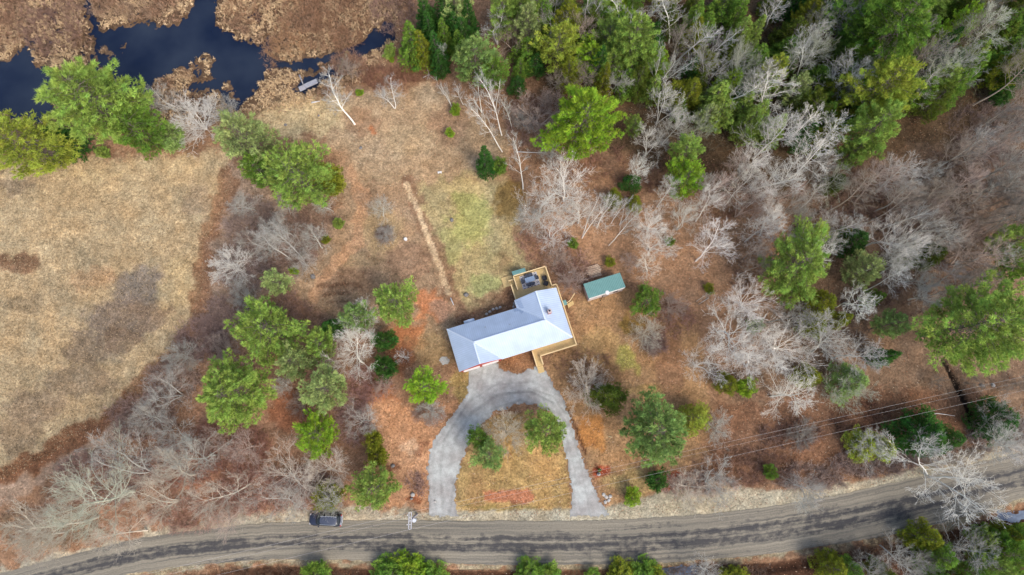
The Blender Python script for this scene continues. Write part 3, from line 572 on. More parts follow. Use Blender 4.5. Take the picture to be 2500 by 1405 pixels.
def bare_meshes(nm, h=12, R=4.2, trunk_r=.16, first=.25, nl=13, forks=0, kids=(5, 4, 4), up=.5, wig=.16, twig_r=.011, seed=0, ltint=(1, 1, .95, .85), llen=1.0, lean=.04):
    rd = random.Random(seed); tr, br = [], []
    def path(p, d, L, r, r2, n, lev, tropism, store):
        pts = [p.copy()]; d = d.normalized()
        for i in range(n):
            d = (d + Vector((rd.gauss(0, wig), rd.gauss(0, wig), rd.gauss(0, wig) + tropism))).normalized()
            q = p + d * (L / n); a = r + (r2 - r) * i / n; b = r + (r2 - r) * (i + 1) / n
            store.append((tuple(p), tuple(q), a, b, ltint[min(lev, 3)])); p = q; pts.append(p.copy())
        return pts, d
    def at_t(pts, t):
        f = t * (len(pts) - 1); i = min(int(f), len(pts) - 2); return pts[i].lerp(pts[i + 1], f - i), (pts[i + 1] - pts[i]).normalized()
    def grow(pts, L, r, lev):
        if lev >= len(kids): return
        n = kids[lev]
        for k in range(n):
            t = rd.uniform(.22, 1.0) if k else 1.0
            p, d = at_t(pts, min(t, .999)); ax = d.orthogonal(); ax.rotate(Matrix.Rotation(rd.uniform(0, 2 * math.pi), 3, d))
            ang = rd.uniform(.30, .80); nd = (d * math.cos(ang) + ax * math.sin(ang)); nd.z += .12
            l2 = L * rd.uniform(.42, .66) * (1.15 - .35 * t); r2 = max(r * .5, twig_r)
            ps, _ = path(p, nd, l2, r2, max(r2 * .45, twig_r * .7), 3 if lev < 2 else 2, lev + 2, .06, br)
            grow(ps, l2, r2 * .7, lev + 1)
    stems = max(1, forks)
    for s in range(stems):
        sl = lean if stems == 1 else .28
        a = rd.uniform(0, 6.28) if stems == 1 else 6.28 * s / stems + rd.uniform(-.4, .4)
        d0 = Vector((math.cos(a) * sl, math.sin(a) * sl, 1)); hh = h * (1 if stems == 1 else rd.uniform(.8, 1))
        tp, _ = path(Vector((0, 0, -.1)), d0, hh * .92, trunk_r, trunk_r * .22, 9, 0, .02, tr)
        for k in range(nl // stems):
            t = first + (1 - first) * (k + rd.uniform(0, .9)) / (nl / stems); t = min(t, .98)
            p, d = at_t(tp, t); az = k * 2.4 + rd.uniform(-.5, .5) + s
            el = up * (.55 + .9 * t) + rd.uniform(-.15, .25)
            nd = Vector((math.cos(az), math.sin(az), el))
            L = R * llen * (1.05 - .62 * (t - first) / (1 - first)) * rd.uniform(.75, 1.15)
            L *= math.hypot(1, el) ** .6; rr = trunk_r * (.38 - .2 * t); ps, _ = path(p, nd, L, rr, max(rr * .3, twig_r), 5, 1, .05, br)
            grow(ps, L, rr * .75, 0)
    V, F, T = tubes(tr, 7); mt = mesh_np(nm + '_trunk', V, F, M_BARK, {'tint': T}, 4, True)
    V, F, T = tubes(br, 3); mb = mesh_np(nm + '_crown', V, F, M_BARK, {'tint': T * rng.uniform(.85, 1.15, len(T))}, 4, True)
    return (mt, mb, R, h)
def conifer_meshes(nm, h=14, R=4.2, base=.15, prof='pine', whorls=15, per=6, tuft=.42, tw=.085, nb=6, tpb=26, curve=.25, elev=.12, seed=0, spread=.55, droop=0., irregular=.2, side=.33):
    r_ = np.random.default_rng(seed); tr = [((0, 0, -.1), (0, 0, h * .5), .028 * h * .6, .018 * h * .6, 1), ((0, 0, h * .5), (0, 0, h * .97), .018 * h * .6, .012, 1)]
    limbs, Cn, Dn, Tn, Sn = [], [], [], [], []
    sect = r_.uniform(1 - irregular, 1 + irregular, 7)
    for w in range(whorls):
        t = base + (1 - base) * (w + r_.uniform(0, .6)) / whorls; z = h * t; q = (t - base) / (1 - base)
        if prof == 'pine': rad = R * (1 - q ** 2.3) ** .75 * (.72 + .28 * min(1, q * 4)) + .25
        elif prof == 'cone': rad = R * (1 - q) ** .85 + .12
        elif prof == 'ball': rad = R * math.sqrt(max(0, 1 - (2 * q - 1) ** 2)) * 1.0 + .1
        else: rad = R * (1 - q ** 1.7) + .15
        n = max(3, int(per * (1.1 - .35 * q)))
        for k in range(n):
            az = 2 * math.pi * (k + r_.uniform(-.3, .3)) / n + w * 1.1
            L = rad * sect[int(az / (2 * math.pi) * 7) % 7] * r_.uniform(.72, 1.12)
            dxy = np.array([math.cos(az), math.sin(az)]); perp = np.array([-dxy[1], dxy[0]])
            pts = []
            for i in range(5):
                s = i / 4; zz = z + L * (elev * s + curve * s * s - droop * s); sw = .08 * L * math.sin(3 * s + k)
                pts.append(np.array([*(dxy * L * s + perp * sw), zz]))
            for i in range(4): limbs.append((pts[i], pts[i + 1], .012 * h * .25 * (1 - i / 5) * (.4 + .6 * L / R), .012 * h * .25 * (1 - (i + 1) / 5) * (.4 + .6 * L / R), 1))
            m = max(4, int(tpb * L / R))
            s = r_.uniform(.18, 1.03, m) ** .7; f = np.clip(s * 4, 0, 3.999); i0 = f.astype(int); fr = (f - i0)[:, None]; P = np.array(pts); p = P[i0] * (1 - fr) + P[np.minimum(i0 + 1, 4)] * fr
            lat = r_.uniform(-1, 1, m) * side * L * (1.12 - s) ** .6 * np.minimum(1, s * 2.2)
            p[:, :2] += perp * lat[:, None] + dxy * (np.abs(lat) * .35)[:, None]; p[:, 2] += np.abs(lat) * .12 + r_.normal(0, .05 * R, m) * .5
            d = np.zeros((m, 3)); d[:, :2] = dxy * .8 + perp * (np.sign(lat) * .45)[:, None]; d[:, 2] = .55 if prof == 'pine' else .12
            Cn.append(p); Dn.append(d); Sn.append(np.full(m, tuft) * (.8 + .4 * s))
            # tint rises from the inner limb out to the tips, with random spread
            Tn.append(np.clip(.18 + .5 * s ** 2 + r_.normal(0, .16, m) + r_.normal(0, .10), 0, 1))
    # leader
    m = 14; p = np.zeros((m, 3)); p[:, 2] = h * r_.uniform(.88, 1., m); d = r_.normal(0, .6, (m, 3)); d[:, 2] = .8; Cn.append(p); Dn.append(d); Sn.append(np.full(m, tuft)); Tn.append(np.full(m, .75))
    Cn, Dn, Sn, Tn = map(np.concatenate, (Cn, Dn, Sn, Tn)); Dn /= np.linalg.norm(Dn, axis=1)[:, None]
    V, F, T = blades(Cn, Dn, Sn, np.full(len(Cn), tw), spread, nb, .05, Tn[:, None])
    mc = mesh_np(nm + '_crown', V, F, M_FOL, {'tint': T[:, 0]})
    V, F, T = tubes(tr + limbs, 5); mt = mesh_np(nm + '_trunk', V, F, M_BARK, {'tint': T}, 4, True)
    return (mt, mc, R, h)

PROTO = {}
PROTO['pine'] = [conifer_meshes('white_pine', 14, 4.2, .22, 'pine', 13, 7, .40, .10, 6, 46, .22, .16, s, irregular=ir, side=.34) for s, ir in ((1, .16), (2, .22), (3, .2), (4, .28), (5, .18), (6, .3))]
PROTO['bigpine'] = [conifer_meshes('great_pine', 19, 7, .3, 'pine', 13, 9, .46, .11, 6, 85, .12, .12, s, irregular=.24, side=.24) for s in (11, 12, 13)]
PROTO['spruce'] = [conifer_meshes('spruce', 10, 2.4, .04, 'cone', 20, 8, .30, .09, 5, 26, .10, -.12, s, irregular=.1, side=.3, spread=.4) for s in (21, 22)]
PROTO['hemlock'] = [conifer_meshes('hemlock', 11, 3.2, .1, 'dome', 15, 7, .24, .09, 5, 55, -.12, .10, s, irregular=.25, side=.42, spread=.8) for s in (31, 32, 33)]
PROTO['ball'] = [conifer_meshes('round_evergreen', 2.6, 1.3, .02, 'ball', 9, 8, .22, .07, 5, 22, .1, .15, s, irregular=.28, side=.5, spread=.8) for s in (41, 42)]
PROTO['bare'] = [bare_meshes('bare', 11, 4.0, .17, .3, 21, 0, (7, 5, 4), .5, .085, .0105, s) for s in (51, 52, 53, 54)] + [bare_meshes('bare_forked', 11, 3.8, .13, .35, 22, 3, (7, 5, 4), .55, .10, .0105, s) for s in (55, 56)]
PROTO['tall'] = [bare_meshes('tall', 16, 3.1, .15, .42, 19, 0, (6, 5, 3), .7, .08, .011, s) for s in (61, 62, 63, 64)]
PROTO['birch'] = [bare_meshes('birch', 14, 2.9, .17, .3, 15, f, (5, 4, 5), .8, .09, .012, s, ltint=(1, 1, .92, .5), llen=.95) for s, f in ((71, 0), (72, 0), (73, 2), (74, 0))]
PROTO['dense'] = [bare_meshes('dense_bush', 5, 2.8, .07, .05, 26, 5, (7, 5, 4), .65, .08, .010, s) for s in (81, 82)]

LANDMARKS = [(1250, 810, 'the white roofed house'), (1475, 697, 'the green roofed shed'), (1450, 662, 'the log stack'), (1295, 670, 'the rear deck'), (755, 207, 'the plank dock'), (250, 750, 'the straw field'), (1250, 1130, 'the driveway island'),
             (795, 1265, 'the parked car'), (1000, 1270, 'the utility pole'), (2385, 790, 'the giant right pine'), (1430, 300, 'the big vivid pine'), (1150, 560, 'the green lawn'), (1945, 645, 'the large bright pine'), (225, 250, 'the largest shore pine'), (2180, 70, 'the huge top pine'),
             (1600, 1060, 'the wide driveway pine'), (575, 960, 'the field edge pine'), (720, 430, 'the rounded pine pair'), (1360, 115, 'the yellow top pine'), (2340, 960, 'the narrow brook'), (1240, 20, 'the top edge centre'), (2470, 1180, 'the road end right'), (60, 1300, 'the bottom left corner'),
             (1890, 880, 'the pale bare grove'), (1250, 1330, 'the middle of the road'), (2200, 480, 'the leafless hillside'), (2450, 60, 'the top right corner')]
PENDING = []
def autolabel(o, look, px, py):
    d, lm = min((math.hypot(px - x, py - y), i) for i, (x, y, _) in enumerate(LANDMARKS)); x, y, t = LANDMARKS[lm]
    dx, dy = px - x, py - y
    if d < 45: w = 'right at'
    else:
        a = math.degrees(math.atan2(-dy, dx)) % 360
        w = ['right of', 'upper right of', 'above', 'upper left of', 'left of', 'lower left of', 'below', 'lower right of'][int((a + 22.5) // 45) % 8]
        w = ('just ' if d < 120 else '') + w
    PENDING.append((o, look, w + ' ' + t, px, py))
def resolve_labels():
    from collections import defaultdict
    g = defaultdict(list)
    for o, look, w, px, py in PENDING: g[(look, w)].append((px, py, o))
    ordn = 'first second third fourth fifth sixth seventh eighth ninth tenth eleventh twelfth thirteenth fourteenth'.split()
    for (look, w), L in g.items():
        L.sort(key=lambda q: q[0])
        for i, (px, py, o) in enumerate(L):
            o['label'] = f'{look} {w}' if len(L) == 1 else f"{look} {w}, " + ('leftmost' if i == 0 else 'rightmost' if i == len(L) - 1 else ordn[i] + ' from left')
            if len(o['label'].split()) > 16: print('LONG', o['label'])
NAMES = {'pine': ('white_pine', 'pine tree'), 'bigpine': ('white_pine', 'pine tree'), 'spruce': ('spruce_tree', 'spruce tree'), 'hemlock': ('hemlock_tree', 'evergreen tree'), 'ball': ('evergreen_shrub', 'shrub'), 'bare': ('bare_tree', 'bare tree'), 'tall': ('bare_tree', 'bare tree'), 'birch': ('birch_tree', 'birch tree'), 'dense': ('bare_shrub', 'bare shrub')}
GROUPS = {'pine': 'white pines around the property', 'bigpine': 'white pines around the property', 'spruce': 'spruces and young firs', 'hemlock': 'dark woodland evergreens', 'ball': 'small evergreen shrubs', 'bare': 'leafless trees', 'tall': 'leafless trees', 'birch': 'white birches', 'dense': 'leafless shrubs'}
TONE = {'YG': (.33, .39, .06), 'LG': (.27, .385, .08), 'PG': (.35, .43, .155), 'BG': (.255, .38, .11), 'MG': (.165, .29, .045), 'DG': (.055, .15, .03), 'OG': (.22, .255, .03), 'OD': (.125, .17, .028), 'BR': (.26, .41, .04)}
TONEW = {'YG': 'yellow green', 'LG': 'bright green', 'PG': 'pale green', 'BG': 'blue green', 'MG': 'mid green', 'DG': 'dark green', 'OG': 'olive green', 'OD': 'dark olive', 'BR': 'vivid green'}
BT = {'pale': (.78, .75, .70), 'white': (.80, .78, .74), 'grey': (.49, .475, .44), 'tan': (.56, .50, .42), 'red': (.47, .37, .32), 'brown': (.36, .30, .25), 'dark': (.28, .265, .24), 'green': (.48, .49, .40)}
BTW = {'pale': 'pale grey leafless tree', 'white': 'white barked tree', 'grey': 'grey leafless tree', 'tan': 'tan leafless tree', 'red': 'reddish brown leafless tree', 'brown': 'brown leafless tree', 'dark': 'dark grey leafless tree', 'green': 'lichen grey leafless tree'}
trd = random.Random(5); CENTRES = []
def plant(kind, base, top, rad, col, look, label=None, pxy=(0, 0), variant=None, h=None):
    P = PROTO[kind]; mt, mc, R0, h0 = P[variant % len(P)] if variant is not None else trd.choice(P)
    b = Vector((*base, 0)); t_ = Vector(top); ax = t_ - b; hh = ax.length
    nm, cat = NAMES[kind]; o = thing(nm, label or '', cat, b, 0, GROUPS[kind])
    q = ax.normalized().to_track_quat('Z', 'Y'); q = q @ Matrix.Rotation(trd.uniform(0, 6.283), 3, 'Z').to_quaternion()
    o.rotation_mode = 'QUATERNION'; o.rotation_quaternion = q
    s = rad / R0; e = trd.uniform(.9, 1.1); o.scale = (s * e, s / e, hh / h0)
    con = kind in ('pine', 'bigpine', 'spruce', 'hemlock', 'ball')
    c1 = link('trunk', mt, o); c1.color = (.16, .13, .11, 1) if con else (*col, 1)
    c2 = link('crown' if con else 'branches', mc, o); c2.color = (*col, 1)
    if not label: autolabel(o, look, *pxy)
    CENTRES.append((pxy[0], pxy[1], o)); return o
def jit(c, a=.12):
    k = trd.uniform(1 - a, 1 + a); return tuple(max(0, v * k * trd.uniform(.985, 1.015)) for v in c)
def crown(kind, px, py, r, h, tone, label=None, cz=.62, variant=None, size=''):
    X, Y = at(px, py, cz * h); X2, _ = at(px + r, py, cz * h); rad = abs(X2 - X)
    con = kind in ('pine', 'bigpine', 'spruce', 'hemlock', 'ball')
    col = jit(TONE[tone] if con else tuple(a * b for a, b in zip(BT[tone], BT_WARM)))
    words = {'pine': 'pine', 'bigpine': 'spreading pine', 'spruce': 'pointed spruce', 'hemlock': 'dense evergreen', 'ball': 'low round evergreen bush'}
    sz = 'large ' if r > 65 else 'small ' if r < 28 else ''
    if con: look = f'{sz}{TONEW[tone]} {words[kind]}'
    else: look = sz + BTW[tone] + {'tall': ', narrow', 'bare': ', rounded', 'birch': ', sparse', 'dense': ''}[kind]; look = look.replace('tree', 'shrub') if kind == 'dense' else look
    ln = .03 * h
    return plant(kind, (X, Y), (X + trd.uniform(-ln, ln), Y + trd.uniform(-ln, ln), h), rad, col, look, label, (px, py), variant)
def leaner(kind, bx, by, tx, ty, h, r, tone, label=None, variant=None):
    b = at(bx, by); t_ = at(tx, ty, h); X, Y = at(tx, ty, h * .8); X2, _ = at(tx + r, ty, h * .8)
    look = {'birch': 'leaning white birch' if tone == 'white' else 'leaning pale barked tree', 'tall': 'leaning ' + BTW[tone], 'bare': 'leaning wide ' + BTW[tone], 'dense': 'leaning shrub'}[kind]
    return plant(kind, b, (*t_, h), abs(X2 - X), jit(tuple(a * b for a, b in zip(BT[tone], BT_WARM)), .06), look, label, ((bx + tx) / 2, (by + ty) / 2), variant)

# conifers: kind, crown centre px, radius px, height m, tone, label
CON = [
    ('bigpine', 225, 250, 118, 20, 'LG', 'very large bright green pine with plumes reaching over the dark pond water'), ('pine', 62, 350, 84, 15, 'YG', 'yellow green pine at the left edge between pond and field'), ('spruce', 140, 335, 46, 9, 'DG', 'dark green spruce tucked behind the yellow green pine at the left edge'),
    ('pine', 325, 310, 62, 13, 'MG', 'mid green dense pine between the field and the largest shore pine'), ('ball', 415, 335, 33, 4.5, 'BG', 'small blue green evergreen beside the grey star shaped bare tree on the shore'), ('ball', 250, 372, 14, 2.5, 'LG', 'thin green sapling at the top edge of the straw field'),
    ('pine', 598, 332, 62, 16, 'PG', 'pale green tall pine, upper left of the pair above the brush'), ('pine', 628, 415, 44, 10, 'MG', 'mid green pine wedged between the two rounded pines above the brush'), ('pine', 728, 430, 82, 16, 'LG', 'broad rounded bright pine, lower right of the pair above the brush'), ('ball', 800, 440, 34, 6, 'OG', 'dull olive bush right of the broad rounded pine'),
    ('pine', 675, 690, 34, 9, 'PG', 'small pale pine standing alone above the left pine cluster'), ('pine', 966, 737, 54, 12, 'LG', 'round pine on orange needles left of the house'), ('pine', 645, 803, 74, 15, 'LG', 'tall bright pine topmost in the left cluster'), ('bigpine', 572, 962, 92, 17, 'LG', 'big bright green pine where the field edge meets the woods'),
    ('pine', 712, 885, 44, 11, 'PG', 'pale pine in the middle of the left cluster'), ('pine', 792, 950, 60, 13, 'PG', 'pale green pine lowest in the left cluster above the vivid pine'), ('pine', 770, 1062, 56, 11, 'BR', 'vivid green pine standing alone on red leaf litter'), ('pine', 778, 840, 38, 11, 'LG', 'bright pine beside the pale bare trees of the left cluster'),
    ('pine', 868, 772, 42, 10, 'BG', 'blue green pine behind the pale bare tree left of the round pine'), ('spruce', 800, 800, 30, 7, 'DG', 'dark spruce in the shade of the left cluster'), ('ball', 940, 832, 25, 4.5, 'DG', 'dark green round bush below the round pine'), ('ball', 940, 898, 27, 4.5, 'DG', 'dark green round bush left of the small white birch'),
    ('pine', 1036, 948, 50, 10, 'BR', 'vivid pine beside the left arm of the gravel driveway'), ('ball', 914, 1072, 20, 4, 'OG', 'olive cedar bush, upper of two on the orange leaves'), ('ball', 922, 1112, 24, 4, 'OG', 'olive cedar bush, lower of two on the orange leaves'), ('pine', 915, 1192, 58, 10, 'LG', 'bright pine closest to the utility pole'),
    ('ball', 802, 1212, 34, 4, 'OG', 'olive evergreen under the bare tree overhanging the parked car'), ('pine', 1170, 1072, 28, 8, 'MG', 'mid green narrow pine, upper one at the left of the driveway island'), ('pine', 1192, 1112, 40, 9, 'BG', 'blue green pine, lower one at the left of the driveway island'), ('pine', 1338, 1055, 54, 12, 'LG', 'bright pine overhanging the right arm of the driveway'),
    ('hemlock', 1490, 965, 48, 10, 'OD', 'dark olive evergreen behind the tan bare tree beside the driveway'), ('bigpine', 1600, 1052, 92, 16, 'BG', 'wide blue green pine between driveway and power lines'), ('hemlock', 1700, 1022, 44, 9, 'YG', 'yellow green rounded evergreen right of the wide blue green pine'), ('ball', 1605, 1175, 24, 3.4, 'DG', 'dark green clipped ball shrub on red mulch'),
    ('ball', 1545, 1213, 19, 2.6, 'BR', 'vivid green ball shrub near the road shoulder'), ('pine', 1580, 737, 38, 6, 'MG', 'mid green low pine right of the green roofed shed'), ('spruce', 1184, 385, 30, 11, 'DG', 'dark green dense spruce above the back lawn'), ('ball', 1220, 405, 18, 3, 'MG', 'low green bush at the foot of the dark spruce'),
    ('ball', 1112, 268, 12, 2, 'BR', 'small green bush below the leftmost thin birch'), ('ball', 1099, 325, 10, 1.6, 'BR', 'tiny green bush alone on the brown clearing'), ('ball', 878, 226, 8, 1.4, 'BR', 'tiny bright bush between the two lone birches'), ('ball', 951, 126, 14, 2.4, 'LG', 'small bright bush left of the spruce stand by the marsh'), ('ball', 957, 147, 6, 1, 'BR', 'tiny green bush on the marsh bank'),
    ('spruce', 1000, 92, 40, 12, 'MG', 'leftmost tall spruce beside the marsh channel'), ('spruce', 1028, 105, 36, 10, 'OG', None), ('spruce', 1048, 62, 30, 10, 'DG', None), ('spruce', 1062, 110, 28, 10, 'DG', None), ('spruce', 1085, 78, 28, 10, 'MG', None), ('spruce', 1108, 60, 28, 10, 'DG', None), ('spruce', 1118, 98, 26, 8, 'MG', None), ('spruce', 1072, 145, 28, 7, 'DG', None), ('spruce', 1040, 25, 34, 11, 'DG', None), ('hemlock', 1085, 20, 40, 12, 'DG', None), ('spruce', 1140, 30, 30, 11, 'DG', None), ('hemlock', 1130, 70, 36, 10, 'DG', None), ('pine', 1105, 10, 45, 13, 'PG', None),
    ('pine', 1160, 145, 56, 13, 'BG', 'blue green pine above the row of thin birches'), ('pine', 1205, 175, 36, 10, 'MG', None), ('pine', 1230, 40, 42, 13, 'LG', None), ('pine', 1290, 60, 36, 14, 'PG', None), ('pine', 1270, 15, 38, 13, 'LG', None), ('pine', 1360, 112, 50, 14, 'YG', 'yellow green pine near the top edge right of centre'), ('hemlock', 1272, 160, 24, 7, 'MG', None), ('hemlock', 1265, 200, 24, 6, 'DG', None), ('hemlock', 1310, 150, 26, 7, 'DG', None),
    ('bigpine', 1545, 105, 62, 17, 'LG', 'tall green pine among the white birches near the top edge'), ('bigpine', 1432, 298, 98, 17, 'BR', 'big vivid green pine behind the house in the leafless wood'), ('pine', 1551, 308, 24, 8, 'LG', None), ('pine', 1675, 370, 42, 12, 'LG', 'bright pine above the leafless wood, upper of a touching two'), ('pine', 1672, 435, 44, 12, 'BR', 'vivid pine above the leafless wood, lower of a touching two'), ('pine', 1727, 285, 28, 10, 'PG', None), ('hemlock', 1665, 262, 22, 7, 'MG', None),
    ('pine', 1885, 172, 34, 12, 'YG', None), ('pine', 1940, 222, 36, 11, 'PG', None), ('bigpine', 2180, 75, 110, 20, 'MG', 'huge mid green pine filling the top right wood'), ('pine', 2090, 30, 60, 16, 'MG', None), ('bigpine', 2150, 215, 74, 19, 'YG', 'yellow green great pine directly below the huge mid green pine'), ('bigpine', 2128, 315, 66, 17, 'LG', 'bright great pine, lowest of the column of three at the right'), ('pine', 2085, 370, 36, 12, 'LG', None),
    ('bigpine', 1945, 642, 86, 15, 'LG', 'large bright pine standing in the leafless wood right of the shed'), ('pine', 2105, 662, 44, 11, 'PG', 'pale small pine just right of the large bright pine'), ('pine', 2175, 790, 36, 11, 'BG', 'blue green pine left of the giant pine'), ('bigpine', 2385, 790, 116, 22, 'LG', 'giant wide pine near the right edge above the power lines'), ('pine', 2480, 590, 46, 14, 'LG', None), ('pine', 2495, 650, 40, 13, 'MG', None),
    ('hemlock', 2008, 566, 30, 6, 'YG', None), ('hemlock', 2066, 570, 24, 6, 'OG', None), ('hemlock', 2095, 585, 42, 9, 'DG', None), ('hemlock', 2285, 618, 42, 8, 'OD', None), ('hemlock', 2015, 735, 44, 9, 'OG', None), ('hemlock', 1998, 790, 34, 8, 'OG', None), ('hemlock', 2060, 775, 26, 7, 'OG', None), ('hemlock', 2140, 725, 24, 7, 'MG', None), ('ball', 1845, 795, 18, 3, 'MG', None),
    ('hemlock', 1785, 935, 30, 7, 'OG', None), ('ball', 1822, 948, 22, 4, 'BR', None), ('hemlock', 1982, 920, 36, 7, 'OG', None), ('hemlock', 2085, 930, 52, 9, 'BG', None), ('spruce', 2175, 870, 30, 8, 'DG', None),
    ('hemlock', 2115, 1090, 42, 6, 'YG', 'yellow green wide evergreen, left end of the roadside row'), ('hemlock', 2165, 1095, 36, 6, 'YG', 'yellow green evergreen touching the left end of the roadside row'), ('hemlock', 2265, 1062, 68, 9, 'DG', 'very dark evergreen behind the two leaning roadside birches'), ('hemlock', 2325, 1075, 36, 8, 'DG', None), ('hemlock', 2450, 1020, 55, 9, 'DG', None), ('ball', 1880, 1153, 15, 2.6, 'MG', None),
    ('hemlock', 950, 1398, 50, 7, 'MG', None), ('hemlock', 1010, 1394, 55, 7, 'BR', None), ('hemlock', 1055, 1404, 40, 6, 'MG', None), ('ball', 770, 1396, 30, 5, 'MG', None), ('hemlock', 1290, 1400, 40, 6, 'MG', None), ('ball', 1335, 1396, 26, 4, 'MG', None), ('hemlock', 1520, 1402, 40, 6, 'OG', None), ('hemlock', 1575, 1398, 42, 6, 'MG', None), ('ball', 1450, 1398, 16, 3, 'MG', None), ('hemlock', 1605, 1404, 30, 6, 'OG', None), ('hemlock', 1800, 1400, 32, 6, 'OG', None),
    ('hemlock', 2270, 1320, 46, 8, 'OG', None), ('hemlock', 2300, 1365, 46, 9, 'MG', None), ('pine', 2400, 1310, 26, 8, 'LG', None), ('pine', 2460, 1355, 50, 10, 'MG', None), ('pine', 2420, 1385, 40, 10, 'LG', None), ('hemlock', 2040, 1390, 44, 7, 'OG', None), ('hemlock', 2090, 1400, 30, 7, 'MG', None), ('pine', 2375, 1400, 30, 9, 'MG', None), ('pine', 2495, 1310, 30, 9, 'MG', None),
    ('ball', 2445, 236, 20, 4, 'DG', None), ('hemlock', 2340, 200, 42, 11, 'MG', None), ('hemlock', 2380, 165, 38, 11, 'MG', None), ('hemlock', 2300, 235, 40, 11, 'OD', None), ('hemlock', 2320, 150, 30, 9, 'DG', None), ('ball', 1400, 596, 12, 2, 'MG', None), ('ball', 1636, 590, 11, 2, 'MG', None), ('ball', 1732, 705, 12, 1.6, 'OG', None), ('ball', 1490, 640, 12, 1.4, 'OG', None), ('ball', 718, 662, 9, 1.6, 'BR', None), ('ball', 825, 547, 12, 3, 'LG', None), ('ball', 795, 586, 10, 1.8, 'OG', None),
    ('hemlock', 1500, 482, 26, 5, 'OG', None), ('hemlock', 1548, 440, 26, 6, 'DG', None), ('hemlock', 1552, 490, 22, 5, 'OG', None), ('hemlock', 2210, 640, 20, 5, 'OD', None), ('hemlock', 2045, 440, 28, 7, 'OD', None), ('hemlock', 1690, 160, 26, 8, 'DG', None), ('hemlock', 1600, 80, 30, 9, 'DG', None), ('hemlock', 1640, 40, 30, 10, 'OD', None),
]
for kind, px, py, r, h, tone, lab in CON:
    low = py > 1380 and px < 2000; py += 9 if low else 0
    crown(kind, px, py, r * (1.0 if low or kind == 'bigpine' or r > 60 else .94), h * (.55 if low else 1), tone, lab)

